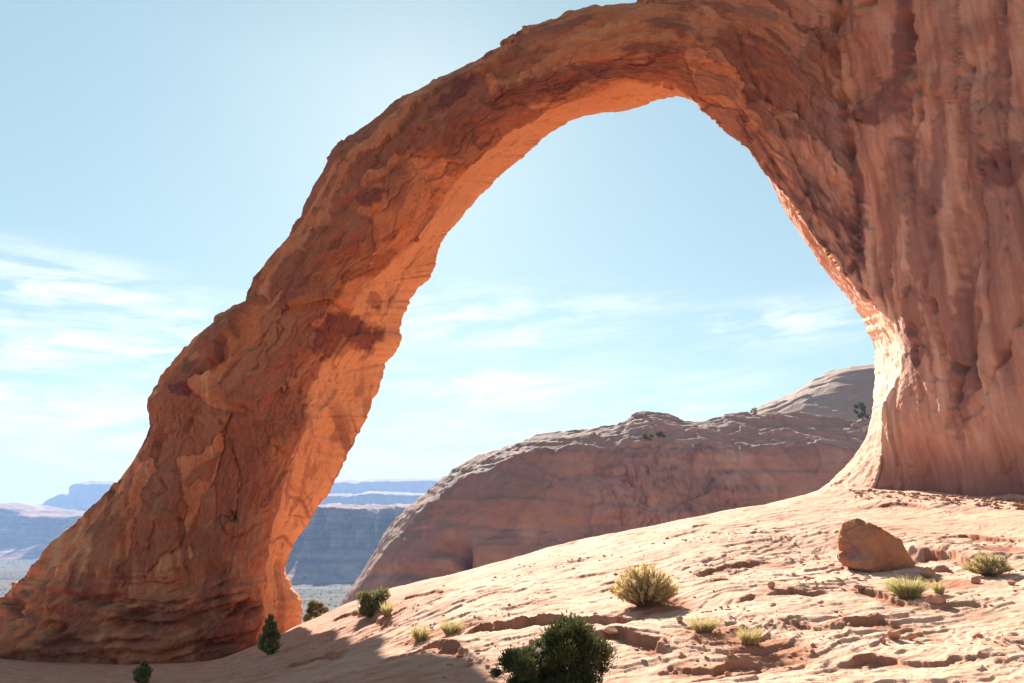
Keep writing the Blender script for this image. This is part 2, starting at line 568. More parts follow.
# slabs that have spalled off along the arch: terraces of a noise stretched along it
wob = 1.2 * fbm(A * 0.25, 3, 9)
sl = fbm(st(along * 0.06, (cross + wob) * 0.20, z * 0.02), 4, 3, 0.42)
slab = terrace(sl, 5, 0.10)
sl2 = fbm(st(along * 0.16 + 5, (cross + wob) * 0.42, y * 0.2), 4, 5, 0.45)
slab2 = terrace(sl2, 5, 0.12)
wp = fbm(A * 0.5, 3, 71)
cw_ = cross + 1.0 * wp
f1h, f1c, f1r = facets(st(along * 0.15, cw_ * 0.34 + 0.25 * wp, y * 0.12), 72, 0.55, 0.75)
f2h, f2c, f2r = facets(st(along * 0.42 + wp, cw_ * 0.85, z * 0.2), 73, 0.22, 0.32)
d_arch = 0.55 * slab + 0.30 * slab2 + 0.50 * f1h + 0.45 * f2h * (0.25 + 0.75 * sstep(-0.05, 0.2, fbm(A * 0.14, 2, 77))) - 0.22 * f1c ** 3 * sstep(-0.1, 0.25, wp) - 0.12 * f2c ** 3 * sstep(-0.25, 0.2, fbm(A * 0.3, 2, 78))
fin_b = fbm(st(along * 0.25, (cross + 0.5 * wob) * 2.2, y * 0.3), 4, 79, 0.6)
d_arch = d_arch + 0.16 * terrace(fin_b, 4, 0.2) * sstep(-0.2, 0.2, fbm(A * 0.2, 2, 80))
# flutes down the wall
ww = qw + 0.8 * fbm(st(qw * 0.2, z * 0.12, y * 0), 3, 11)
fl = fbm(st(ww * 0.19, z * 0.028, 0 * z + 3.3), 4, 12, 0.5)
fl2 = fbm(st(ww * 0.55, z * 0.05, 0 * z + 7.3), 3, 13)
f4h, f4c, f4r = facets(st(ww * 0.20, z * 0.06 + 0.3 * wp, 0 * z), 75, 0.5, 0.5)
flute = 0.75 * f4h * (0.4 + 0.6 * sstep(-0.2, 0.3, wp)) - 0.16 * f4c ** 2 * sstep(-0.2, 0.2, wp) + 1.5 * (np.abs(fl) ** 0.75) + 0.18 * np.abs(fl2) + 0.6 * terrace(fbm(st(ww * 0.22, z * 0.05, 0 * z + 1.3), 3, 14, 0.4), 4, 0.10)
# bedding at the foot of the leg, rising to the right at its inner end
bed = z - 0.32 * np.clip(x + 23, 0, 9) + 0.5 * fbm(A * 0.14, 3, 21)
bd = fbm(st(bed * 0.75, x * 0.06, y * 0.05), 4, 22)
f3h, f3c, f3r = facets(st(x * 0.28, bed * 0.9, y * 0.25), 74, 0.3, 0.4)
d_base = 1.2 * terrace(bd, 5, 0.15) + 0.4 * fbm(A * 0.7, 3, 24) + 0.6 * f3h
d = d + (d_arch * (1 - mw) * (1 - 0.8 * mbase) + flute * mw + d_base * mbase) * (0.35 + 0.65 * m_front) * (1 - 0.25 * m_in * (1 - m_back))
d = d + (0.13 - 0.09 * mw) * fbm(A * 1.6, 4, 31, 0.6) + 0.05 * fbm(A * 5, 2, 33)


def polydist(pts):
    best = np.full(U.shape, 1e9)
    pts = np.array(pts, float)
    for a, b2 in zip(pts[:-1], pts[1:]):
        ab = b2 - a
        h = np.clip(((U - a[0]) * ab[0] + (Vv - a[1]) * ab[1]) / (ab @ ab), 0, 1)
        best = np.minimum(best, np.hypot(U - a[0] - h * ab[0], Vv - a[1] - h * ab[1]))
    return best


jit = 5 * fbm(st(U / 14, Vv / 14, 0 * U), 3, 41)
for pts, wpx, dep in (
    ([(842, -60), (838, 20), (834, 60), (842, 100), (848, 140), (852, 190), (856, 245), (850, 270)], 4.5, 1.6),
    ([(836, 25), (858, 12), (880, 5)], 3, 0.8), ([(733, 30), (742, 62), (770, 108), (800, 112)], 2.5, 0.7),
    ([(926, 90), (928, 120), (916, 138), (900, 140)], 3, 0.7), ([(908, -20), (914, 60), (912, 130), (918, 190)], 6, 1.0),
    ([(946, 300), (950, 352), (966, 372), (962, 400), (950, 425)], 3, 0.9), ([(742, 112), (800, 205), (862, 305)], 1.8, 0.45), ([(768, 96), (815, 188), (856, 268)], 1.8, 0.5), ([(800, 104), (838, 196), (866, 290), (892, 325)], 2.2, 0.7), ([(822, 116), (848, 215), (884, 312)], 1.8, 0.45),
    ([(888, 150), (893, 250), (905, 330)], 1.6, 0.4), ([(915, 200), (921, 300), (928, 420)], 1.6, 0.4), ([(868, 20), (874, 70), (886, 100)], 1.8, 0.45), ([(958, -20), (962, 90), (968, 190)], 2, 0.5), ([(985, 60), (990, 200), (996, 300)], 1.8, 0.4), ([(1008, 0), (1012, 120), (1016, 260)], 2, 0.5),
    ([(966, 372), (978, 345), (985, 310)], 2.5, 0.5),
    ([(1040, 300), (1020, 335), (998, 372), (990, 392)], 3.5, 0.9), ([(936, 300), (944, 250), (940, 200)], 3, 0.5),
    ([(972, 70), (976, 130), (1000, 168)], 3, 0.6), ([(790, 60), (830, 82), (850, 75)], 2.2, 0.5),
    ([(740, 118), (775, 200), (800, 225)], 2, 0.5), ([(770, 100), (800, 160), (828, 240)], 2.5, 0.6),
    ([(345, 285), (335, 300), (345, 312), (358, 308)], 3, 0.7), ([(300, 260), (330, 220), (372, 190), (420, 150)], 2.5, 0.6),
    ([(255, 345), (300, 290), (345, 235)], 2.5, 0.6), ([(430, 110), (500, 62), (560, 45), (640, 30)], 2, 0.4),
    ([(220, 420), (240, 470), (236, 520)], 1.8, 0.4), ([(180, 440), (205, 400), (250, 350)], 2, 0.5)):
    dd = polydist(pts) + jit
    cvar = np.clip(0.55 + 1.1 * fbm(st(U / 22, Vv / 22, 0 * U + dep * 9), 3, 43), 0.1, 1.2)
    d = d - dep * cvar * np.exp(-(dd / (wpx * (0.5 + 0.5 * cvar))) ** 2) * m_front
# hollow under the foot of the leg, broken pockets along the bedding
pk = fbm(st(x * 0.22, bed * 0.9, y * 0.1), 4, 51)
d = d - 1.3 * sstep(0.12, 0.42, pk) * sstep(590, 606, Vv) * (1 - sstep(640, 652, Vv)) * (1 - right) * m_front
# alcove at the foot of the wall
d = d - 0.9 * mw * sstep(400, 480, Vv)
# skin of loose flakes on the outer back is rougher
edge_keep = 1 - 0.55 * np.exp(-(np.minimum(np.abs(np.arange(U.shape[1]) - (NF + NI - 1)), 60) / 14.0) ** 2)[None, :]
A2 = A + N * (d * edge_keep)[..., None]

# stains: desert varnish patches and streaks, pale fresh scars; sunlit strip painted paler
var = np.zeros(U.shape)
for (u0, v0, ru, rv, an, sg) in ((345, 326, 26, 14, 10, .75), (355, 335, 30, 12, -15, .5), (540, 88, 62, 15, -14, .55), (455, 98, 34, 10, -38, .9), (590, 72, 40, 12, -10, .45),
        (485, 118, 40, 20, -35, .35), (182, 388, 14, 8, 0, .9), (195, 366, 16, 8, -20, .5), (283, 410, 22, 34, 10, .5), (325, 340, 16, 26, 20, .6),
        (105, 530, 22, 18, -40, .45), (395, 185, 14, 30, 25, .35), (372, 200, 18, 8, -20, .7), (260, 455, 20, 30, 10, .35), (240, 395, 24, 20, 0, .3),
        (942, 190, 8, 190, 2, .45), (968, 350, 14, 100, 4, .5), (905, 50, 10, 80, 3, .6), (922, 330, 12, 70, 3, .5), (858, 210, 8, 90, -4, .6), (1005, 60, 12, 90, 0, .45), (890, 240, 9, 70, 5, .35), (365, 338, 20, 14, -10, .7), (372, 300, 12, 9, 30, .4), (425, 140, 26, 9, -40, .5), (520, 60, 40, 10, -25, .4), (752, 96, 12, 8, 20, .55), (870, 118, 26, 10, 5, .6), (890, 100, 40, 22, -40, .5), (905, 185, 22, 50, 8, .4), (1010, 165, 34, 26, -35, .6), (965, 40, 50, 18, -30, .3),
        (930, 235, 16, 60, 0, .45), (880, 350, 14, 10, 0, .0), (925, 340, 22, 12, 0, .35), (985, 230, 30, 40, 0, .35), (60, 590, 60, 8, -10, .4), (170, 618, 70, 12, 0, .5), (240, 612, 30, 10, -25, .5)):
    ca, sa = math.cos(R(an)), math.sin(R(an))
    du, dv = U - u0 + 0.8 * jit, Vv - v0 + 0.8 * jit
    r = np.hypot((du * ca + dv * sa) / ru, (-du * sa + dv * ca) / rv)
    var = np.maximum(var, sg * (1 - sstep(0.6, 1.15, r + 0.5 * fbm(st(U / 9, Vv / 9, 0 * U + 4), 3, 61))))
var = np.clip(var * 1.2, 0, 0.95) * np.clip(m_front + m_in * (1 - m_back), 0, 1)
# general blotchy varnish on the free arch's face and dark streaks down the wall
bl = fbm(st(along * 0.10, cross * 0.22, z * 0.05), 5, 63, 0.6)
var = np.maximum(var, 0.60 * sstep(0.06, 0.20, bl + 0.16 * (f1r - 0.5)) * m_front * (1 - mw))
var = np.maximum(var, 0.48 * sstep(0.64, 0.66, f1r + 0.08 * wp) * m_front * (1 - mw) * (1 - mbase))
var = np.maximum(var, 0.45 * sstep(0.78, 0.80, f2r + 0.1 * wp) * m_front * (1 - mw))
var = np.maximum(var, 0.30 * sstep(0.68, 0.72, f3r + 0.1 * wp) * mbase * m_front)
var = np.maximum(var, 0.30 * sstep(0.62, 0.80, f4r + 0.15 * wp) * mw * (1 - sstep(300, 420, Vv)))
stv = fbm(st(ww * 0.42, z * 0.03, 0 * z + 2), 4, 64)
stv2 = fbm(st(ww * 1.3, z * 0.035, 0 * z + 5), 4, 69, 0.6)
var = np.maximum(var, 0.50 * sstep(0.04, 0.30, stv) * mw * (1 - 0.8 * sstep(330, 430, Vv)))
var = np.maximum(var, 0.34 * sstep(0.16, 0.36, stv2) * mw * (1 - 0.7 * sstep(350, 450, Vv)))
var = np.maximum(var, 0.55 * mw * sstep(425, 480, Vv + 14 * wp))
# vertical drip streaks on the face, dark and pale
hx = x + 0.25 * z * (1 - right)
drip = fbm(st(hx * 1.1, z * 0.06, y * 0.03), 5, 65, 0.62)
var = np.maximum(var, 0.55 * sstep(0.10, 0.30, drip) * sstep(380, 430, Vv) * (1 - mw) * (1 - sstep(560, 600, Vv)))
var = np.clip(var * (1 + 0.28 * (1 - mw) + 0.2 * mw), 0, 1)
pale = 0.75 * sstep(0.12, 0.30, -drip) * (1 - mw) * sstep(280, 400, Vv) * (1 - sstep(590, 620, Vv))
pale = np.maximum(pale, 0.35 * sstep(0.18, 0.4, fbm(st(along * 0.2, cross * 0.4, y * 0.1), 4, 66)) * (1 - mw))
pale = np.maximum(pale, 0.55 * sstep(0.84, 0.88, f2r) * (1 - mw) * m_front)
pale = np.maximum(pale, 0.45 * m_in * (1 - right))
inn = fbm(st((x + 0.15 * z) * 0.9, z * 0.05, y * 0.9), 4, 68)
var = np.maximum(var, 0.5 * sstep(0.08, 0.30, inn) * m_in * (1 - m_back) * (1 - right) * sstep(250, 330, Vv))
pale = np.maximum(pale, 0.6 * sstep(0.12, 0.40, -stv) * mw)
pale = np.maximum(pale, 0.5 * sstep(0.14, 0.40, -stv2) * mw)
pale = np.maximum(pale, m_in * right * sstep(285, 315, Vv) * (1 - 0.75 * sstep(385, 440, Vv)))  # sunlit strip of the buttress, its brightness painted in
lb = sstep(0.18, 0.36, fbm(st(bed * 1.1, x * 0.07, y * 0.05), 4, 67)) * mbase
pale = np.maximum(pale, 0.5 * lb)
wall_a = np.clip(sstep(690, 810, U) * right + 0.0, 0, 1) * 0.9
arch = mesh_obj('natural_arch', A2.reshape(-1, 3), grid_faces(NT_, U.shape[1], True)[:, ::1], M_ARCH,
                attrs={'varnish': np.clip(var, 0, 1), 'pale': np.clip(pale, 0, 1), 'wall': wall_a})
tag(arch, 'huge red sandstone arch with leaning left leg and fluted right buttress', 'rock arch')

# ------------------------------------------------------------------ the ground
CRE = np.array([(300, 629), (315, 619), (340, 606), (380, 594), (430, 580), (500, 562), (545, 550), (600, 535), (660, 525), (720, 515), (800, 500), (842, 489)], float)
pix = [
 (0, 683, 40), (100, 683, 36), (200, 683, 29), (300, 683, 23), (400, 683, 19.5), (490, 683, 18), (600, 683, 17), (700, 683, 16.5), (850, 683, 16), (1024, 683, 15),
 (-200, 683, 42), (1300, 660, 14), (-300, 640, 55), (-100, 640, 56),
 (0, 655, 53), (100, 661, 52.5), (180, 663, 52), (250, 650, 51), (296, 630, 50),
 (315, 619, 50.5), (340, 606, 50), (380, 594, 48), (430, 580, 47), (500, 562, 46), (545, 550, 46), (600, 535, 46), (660, 525, 47), (720, 515, 49), (800, 500, 52), (840, 490, 54),
 (870, 492, 53), (905, 494, 51), (960, 497, 47), (1024, 500, 43), (1200, 500, 34.5), (1400, 500, 27),
 (875, 573, 30), (645, 606, 25), (750, 602, 25), (600, 640, 20.5), (1000, 600, 23), (560, 604, 27.5), (450, 640, 24), (380, 642, 29), (330, 655, 31),
 (500, 592, 33), (700, 562, 32), (800, 540, 36), (950, 528, 38), (1010, 545, 32), (420, 610, 33), (240, 668, 40)]
C = [P(*p) for p in pix]
C += [np.array(p, float) for p in [
 (0, 0, -1.65), (0, 8, -2.3), (-6, 6, -2.6), (8, 6, -1.9), (-14, 12, -4.2), (-30, 20, -7), (20, 6, -0.5), (30, 12, 0.6), (0, -10, -1.0), (-15, -10, -2.5), (18, -12, 1.5),
 (0, -35, -2.5), (-35, -30, -5), (35, -30, 1), (0, -80, -8), (-80, -80, -14), (80, -80, 0), (-60, 20, -14), (-60, 60, -18), (60, 0, 6), (70, 30, 6), (60, 60, 6), (45, 75, -2),
 (-20, 66, -12), (-40, 62, -13), (-12, 62, -9.5), (-5, 62, -7.5), (5, 62, -5.0), (15, 62, -2.2), (25, 64, 0),
 (-20, 85, -24), (-5, 85, -20), (10, 85, -15), (30, 85, -10), (-20, 110, -38), (0, 110, -34), (20, 110, -28), (40, 110, -20),
 (-60, 110, -40), (-30, 150, -52), (0, 150, -48), (40, 150, -36), (90, 110, -10), (-120, 60, -38), (-120, 150, -55), (-150, -50, -25), (150, 0, 6), (150, 100, -5)]]
C = np.array(C)
sc_ = 60.0


def tps_k(r2):
    return 0.5 * r2 * np.log(np.maximum(r2, 1e-12))


pc = C[:, :2] / sc_
n_ = len(pc)
K = tps_k(((pc[:, None] - pc[None]) ** 2).sum(-1)) + np.eye(n_) * 2e-4
Q = np.concatenate([np.ones((n_, 1)), pc], 1)
Lm = np.block([[K, Q], [Q.T, np.zeros((3, 3))]])
sol = np.linalg.solve(Lm, np.concatenate([C[:, 2], np.zeros(3)]))


def base_z(x, y):
    sh = np.shape(x)
    p = np.stack([np.ravel(x), np.ravel(y)], -1) / sc_
    out = np.empty(len(p))
    for k in range(0, len(p), 20000):
        c = p[k:k + 20000]
        r2 = ((c[:, None, :] - pc[None]) ** 2).sum(-1)
        out[k:k + 20000] = tps_k(r2) @ sol[:n_] + sol[n_] + c @ sol[n_ + 1:]
    return out.reshape(sh)


# polar sheet round the eye: dense across the view, coarse elsewhere
th = np.concatenate([np.linspace(-180, -42, 150)[:-1], np.linspace(-42, 40, 1450), np.linspace(40, 180, 150)[1:]])
rr = np.concatenate([np.geomspace(0.8, 13, 60)[:-1], np.geomspace(13, 60, 640), np.geomspace(60, 230, 90)[1:]])
# coarse evaluation of the smooth base, then bilinear refinement
thc = np.linspace(-180, 180, 361); rc = np.geomspace(0.75, 231, 150)
TC, RC = np.meshgrid(np.radians(thc), rc, indexing='ij')
ZC = base_z(np.sin(TC) * RC, np.cos(TC) * RC)
# make the skyline of the slope run where it does: lift or lower each bearing
dz_ = np.zeros(len(thc))
for k, a_ in enumerate(thc):
    u_guess = None
    if -17 <= a_ <= 24:
        # the crest's pixel position on this bearing
        tan = math.tan(R(a_))
        uu = np.linspace(290, 860, 571)
        vv = np.interp(uu, CRE[:, 0], CRE[:, 1])
        rx, ry, rz = ray(uu, vv)
        j = np.argmin(np.abs(rx / ry - tan))
        target = rz[j] / ry[j]
        ys = rc * math.cos(R(a_))
        sel = (rc > 25) & (rc < 75)
        dz_[k] = target - (ZC[k][sel] / ys[sel]).max()
dz_ = np.convolve(np.pad(dz_, 2, mode='edge'), np.ones(5) / 5, 'valid')
winr = sstep(26, 44, rc) * (1 - sstep(60, 80, rc))
ZC = ZC + dz_[:, None] * (RC * np.cos(TC)) * winr[None]
print('crest correction px max', np.abs(dz_).max() * FPX)


def bil(tq, rq):
    ti = np.clip((tq + 180) / 1.0, 0, 359.999); i = ti.astype(int); ft = ti - i
    lr = (np.log(rq) - math.log(0.75)) / (math.log(231) - math.log(0.75)) * 149
    lr = np.clip(lr, 0, 148.999); j = lr.astype(int); fr = lr - j
    ft = ft * ft * (3 - 2 * ft) * 0.0 + ft
    return (ZC[i, j] * (1 - ft) * (1 - fr) + ZC[i + 1, j] * ft * (1 - fr) + ZC[i, j + 1] * (1 - ft) * fr + ZC[i + 1, j + 1] * ft * fr)


CLUMPS = [(645, 609, 26), (705, 636, 21), (750, 643, 20), (908, 596, 27), (988, 574, 31), (935, 594, 26.5), (385, 612, 36), (420, 640, 27), (452, 636, 27)]


LEDGES = []
LEDGE_SHADE = [None]


def base_at(u, v):
    rx, ry, rz = ray(u, v)
    ys = np.linspace(12, 60, 1200)
    xs = rx / ry * ys
    below = bil(np.degrees(np.arctan2(xs, ys)), np.hypot(xs, ys)) >= rz / ry * ys
    k = int(np.argmax(below)) if below.any() else 600
    return xs[k], ys[k]


# steps in the rock that throw shade: the broken lip above each line
for pts, hgt_ in (([(455, 640), (480, 632), (520, 627), (560, 624), (600, 622), (640, 614)], 0.28), ([(556, 640), (585, 634), (620, 634), (650, 640), (676, 650)], 0.22),
                  ([(380, 660), (420, 652), (455, 656), (480, 668)], 0.17), ([(690, 574), (735, 567), (775, 561)], 0.11), ([(735, 606), (760, 599), (800, 597), (838, 600)], 0.13),
                  ([(650, 662), (715, 663), (780, 655)], 0.11), ([(810, 662), (880, 656), (940, 663), (1010, 655)], 0.12), ([(840, 592), (880, 600), (930, 609), (990, 604)], 0.14),
                  ([(865, 507), (900, 503), (935, 509)], 0.11), ([(770, 622), (820, 628), (880, 622), (930, 628)], 0.12), ([(395, 608), (420, 600), (450, 597)], 0.10), ([(330, 625), (350, 618), (372, 622), (400, 634)], 0.19),
                  ([(912, 560), (930, 558), (950, 562), (972, 570)], 0.42), ([(930, 548), (970, 541), (1024, 546)], 0.11), ([(560, 575), (610, 566), (660, 560)], 0.08), ([(640, 585), (690, 590), (740, 582)], 0.09), ([(280, 672), (320, 660), (352, 655)], 0.17)):  # tallest step is added to deepen the shade right of the boulder
    LEDGES.append((np.array([base_at(*p_) for p_ in pts]), hgt_))


def ledges(x, y):
    tot = np.zeros_like(x)
    LEDGE_SHADE[0] = np.zeros_like(x)
    for pl, hh in LEDGES:
        lo, hi = pl.min(0) - 4, pl.max(0) + 4
        sel = (x > lo[0]) & (x < hi[0]) & (y > lo[1]) & (y < hi[1])
        if not sel.any(): continue
        px_, py_ = x[sel], y[sel]
        w3 = st(px_, py_, 0 * px_)
        qx = px_ + 0.45 * fbm(w3 * 0.9, 4, 121, 0.6); qy = py_ + 0.7 * fbm(w3 * 0.9 + 7, 4, 122, 0.6)
        best = np.full(len(qx), 1e9); sg = np.zeros(len(qx)); tl = np.zeros(len(qx))
        L = len(pl) - 1
        for k in range(L):
            a_, ab = pl[k], pl[k + 1] - pl[k]
            h_ = np.clip(((qx - a_[0]) * ab[0] + (qy - a_[1]) * ab[1]) / (ab @ ab), 0, 1)
            dx_, dy_ = qx - a_[0] - h_ * ab[0], qy - a_[1] - h_ * ab[1]
            dd_ = np.hypot(dx_, dy_)
            nr = dd_ < best
            best = np.where(nr, dd_, best)
            sg = np.where(nr, np.sign(ab[0] * dy_ - ab[1] * dx_), sg)
            tl = np.where(nr, (k + h_) / L, tl)
        sd = best * sg
        taper = np.clip(np.minimum(tl, 1 - tl) * 5, 0, 1) * np.clip(0.75 + 0.9 * fbm(w3 * 0.7, 2, 123), 0.15, 1.3)
        prof = sstep(-0.05, 0.10, sd) * np.exp(-np.maximum(sd, 0) / 1.6) - 0.5 * np.exp(-(np.minimum(sd, 0) / 0.5) ** 2) * (sd < 0.05)
        tot[sel] += hh * taper * prof
        LEDGE_SHADE[0][sel] = np.maximum(LEDGE_SHADE[0][sel], 0.95 * np.clip(taper * 1.3, 0, 1) * np.exp(-((sd + 0.05) / 0.32) ** 2))  # reddish shade painted along the step
    return tot


def ground_detail(x, y):
    """relief of the slickrock, and soil share with painted riser and pit shade"""
    z0 = np.zeros_like(x)
    p3 = st(x, y, z0)
    c, s_ = math.cos(R(33)), math.sin(R(33))
    wx = x + 0.9 * fbm(p3 * 0.22, 3, 101)
    wy = y + 0.9 * fbm(p3 * 0.22 + 9, 3, 102)
    a = wx * c + wy * s_            # along the bedding
    b_ = -wx * s_ + wy * c
    dist = np.hypot(x, y)
    big = 0.55 * fbm(p3 * 0.085, 3, 103)
    led = terrace(fbm(st(a * 0.13, b_ * 0.30, z0 + 1), 4, 104), 6, 0.12)
    pat = sstep(-0.10, 0.30, fbm(p3 * 0.16 + 4, 3, 112))
    n2_ = fbm(st(a * 0.34, b_ * 1.25, z0 + 2), 5, 105, 0.58)
    led2 = terrace(n2_, 4, 0.10)
    fr2 = n2_ * 4 - np.floor(n2_ * 4)
    rip = fbm(st(a * 0.55, b_ * 2.3, z0 + 3), 4, 106, 0.6)
    pit = sstep(0.22, 0.5, fbm(st(a * 0.5, b_ * 1.1, z0 + 5), 4, 108))
    knob = fbm(p3 * 1.8, 4, 109, 0.6)
    smooth = 0.45 + 0.55 * sstep(-0.25, 0.15, fbm(p3 * 0.06, 2, 110))
    near = 1 - 0.5 * sstep(30, 50, dist)
    h = big + (0.34 * led + 0.15 * led2 * (0.20 + 0.75 * pat) + 0.035 * rip + 0.05 * knob - 0.12 * pit) * smooth * near
    xb = fbm(st(a * 0.22, b_ * 3.6 + 0.8 * wx, z0 + 6), 3, 113, 0.6)
    h = h + 0.055 * terrace(xb, 3, 0.12) * (1 - 0.6 * pat)
    h = h + ledges(x, y)
    soil = LEDGE_SHADE[0] + 0.35 * pat * (fr2 < 0.14) + 0.45 * pit + 0.4 * sstep(0.15, 0.45, fbm(p3 * 0.5, 4, 111))  # reddish shade painted on risers and pits; the loose patches are soil
    return h, soil


TH, RR = np.meshgrid(th, rr, indexing='ij')
gx, gy = np.sin(np.radians(TH)) * RR, np.cos(np.radians(TH)) * RR
gz = bil(TH, RR)
gh, gs = ground_detail(gx, gy)
gz = gz + gh * sstep(1, 10, RR)
# red soil that has gathered round the plants
for (u, v, Yc) in CLUMPS:
    c = P(u, v, Yc)
    r = np.hypot((gx - c[0] - 0.3) / 1.6, (gy - c[1] + 0.6) / 1.5) + 0.35 * gh
    gs = np.maximum(gs, 0.9 * (1 - sstep(0.4, 1.0, r)))
gs = np.clip(gs, 0, 1) * (RR < 120)
G = st(gx, gy, gz)
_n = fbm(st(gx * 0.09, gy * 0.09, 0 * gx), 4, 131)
gred = np.maximum(0.95 * sstep(2.0, -7.0, gx + 9 * _n + 0.12 * (gy - 25)), 0.35 * sstep(0.12, 0.4, fbm(st(gx * 0.3, gy * 0.3, 0 * gx + 2), 4, 132)))  # redder towards the left leg, painting bounced light in its shade
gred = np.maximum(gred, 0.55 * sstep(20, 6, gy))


def ground_at(u, v, y0=12, y1=60):
    """first point of the ground met by the sight line through (u, v)"""
    rx, ry, rz = ray(u, v)
    ys = np.linspace(y0, y1, 2400)
    xs = rx / ry * ys
    r_, t_ = np.hypot(xs, ys), np.degrees(np.arctan2(xs, ys))
    zz = bil(t_, r_) + ground_detail(xs, ys)[0]
    below = zz >= rz / ry * ys
    k = int(np.argmax(below)) if below.any() else len(ys) - 1
    return Vector((xs[k], ys[k], zz[k])), below.any()


def ground_z(x, y):
    x = np.array([x], float); y = np.array([y], float)
    return float((bil(np.degrees(np.arctan2(x, y)), np.hypot(x, y)) + ground_detail(x, y)[0])[0])


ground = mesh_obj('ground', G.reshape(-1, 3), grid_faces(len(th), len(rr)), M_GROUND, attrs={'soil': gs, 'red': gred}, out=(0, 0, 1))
tag(ground, kind='structure')

# ------------------------------------------------------------------ valley floor, hills
FLOOR = -60.0
vr = np.concatenate([[0], np.geomspace(120, 5400, 170)])
vt = np.radians(np.linspace(-180, 180, 361))
VT, VR = np.meshgrid(vt, vr, indexing='ij')
vx, vy = np.sin(VT) * VR, np.cos(VT) * VR
vz = FLOOR + 3.5 * fbm(st(vx * 0.004, vy * 0.004, 0 * vx), 4, 201) * sstep(150, 400, VR) - 0.5
valley = mesh_obj('valley_floor', st(vx, vy, vz).reshape(-1, 3), grid_faces(len(vt), len(vr)), M_VALLEY, out=(0, 0, 1))
tag(valley, kind='structure')


def mesa(name, prof, Y0, depth, mat, seed, cliff=0.55, relief=1.0, base=FLOOR - 2, nu=500, nw=90):
    """a long canyon rim: skyline through pixel points at distance Y0, cliffs over talus, flat top behind"""
    prof = np.array(prof, float)
    u = np.linspace(prof[0, 0], prof[-1, 0], nu)
    v = np.interp(u, prof[:, 0], prof[:, 1])
    top = P(u, v, Y0)
    H = top[:, 2] - base
    w = np.linspace(0, 1, nw)[None]
    # rows: 0-.7 the face from talus foot to rim, .7-1 the top running back
    f = np.clip(w / 0.7, 0, 1)
    hz = np.where(f < 0.45, f / 0.45 * (1 - cliff) * 0.9, np.where(f < 0.8, (1 - cliff) * 0.9 + (f - 0.45) / 0.35 * cliff * 0.93, (1 - cliff) * 0.9 + cliff * 0.93 + (f - 0.8) / 0.2 * (1 - (1 - cliff) * 0.9 - cliff * 0.93)))
    yb = np.where(f < 0.45, -depth * (1 - f / 0.45) * 0.45 - depth * 0.45, np.where(f < 0.8, -depth * 0.45 + (f - 0.45) / 0.35 * depth * 0.06, -depth * 0.39 + (f - 0.8) / 0.2 * depth * 0.39))
    bk = np.clip((w - 0.7) / 0.3, 0, 1)
    Yw = Y0 + yb + bk * depth * 1.5
    xw = top[:, None, 0] * np.ones_like(w)
    zw = base + H[:, None] * hz * (1 - 0.12 * bk)
    p = st(xw, Yw * np.ones_like(xw), zw)
    k = 1.0 / (depth * 0.35)
    gul = np.abs(fbm(st(p[..., 0] * k * 1.6, p[..., 2] * k * 0.3, 0 * zw + seed), 5, seed, 0.55))
    p[..., 1] += relief * depth * (1.5 * gul - 0.2) * (1 - bk)
    p[..., 1] += relief * depth * 0.10 * terrace(fbm(st(p[..., 0] * k * 0.4, p[..., 2] * 0.05, 0 * zw + seed), 3, seed + 8), 5, 0.2) * (1 - bk)
    p[..., 1] += relief * depth * 0.6 * fbm(st(p[..., 0] * k * 0.25, 0 * zw, 0 * zw + seed), 3, seed + 3) * 1.0
    p[..., 2] += relief * H[:, None] * 0.09 * fbm(st(p[..., 0] * k * 3, p[..., 1] * k * 3, 0 * zw), 4, seed + 5) * (f > 0.7)
    o = mesh_obj(name, p.reshape(-1, 3), grid_faces(nu, nw), mat, out=(0, -1, 0.5))
    return tag(o, kind='structure')


M_HILL = mat_far('far_red_rock', (0.09, 0.04, 0.04), (0.36, 0.21, 0.16), 0.02)
M_HILL2 = mat_far('farther_red_rock', (0.26, 0.15, 0.12), (0.34, 0.20, 0.15), 0.008)
mesa('hills', [(-900, 500), (-500, 494), (-200, 499), (0, 502), (30, 505), (52, 512), (75, 515), (110, 514), (160, 517), (215, 517), (228, 530), (236, 555)], 2300, 420, M_HILL, 301, 0.6, 0.5, nu=700)
mesa('hills', [(150, 570), (185, 520), (240, 508), (290, 507), (330, 503), (360, 506), (400, 504), (440, 508), (500, 505), (600, 500), (800, 505), (1100, 498), (1500, 500)], 1250, 260, M_HILL, 322, 0.6, 0.5, nu=700)
mesa('hills', [(-900, 492), (-300, 498), (-100, 497), (30, 505), (60, 504), (78, 493), (82, 491), (88, 494), (90, 484), (95, 481), (140, 480.5), (200, 482), (255, 484), (262, 481), (320, 480), (350, 479), (360, 481), (372, 479), (430, 478), (520, 480), (700, 478), (1500, 485)],
     4000, 450, M_HILL2, 341, 0.65, 0.2, nu=1400)
mesa('hills', [(60, 545), (88, 513), (98, 508), (110, 506), (180, 504), (300, 492), (335, 494), (380, 491), (440, 494), (520, 496), (700, 492), (900, 520)], 3100, 400, M_HILL2, 361, 0.6, 0.3, nu=700)

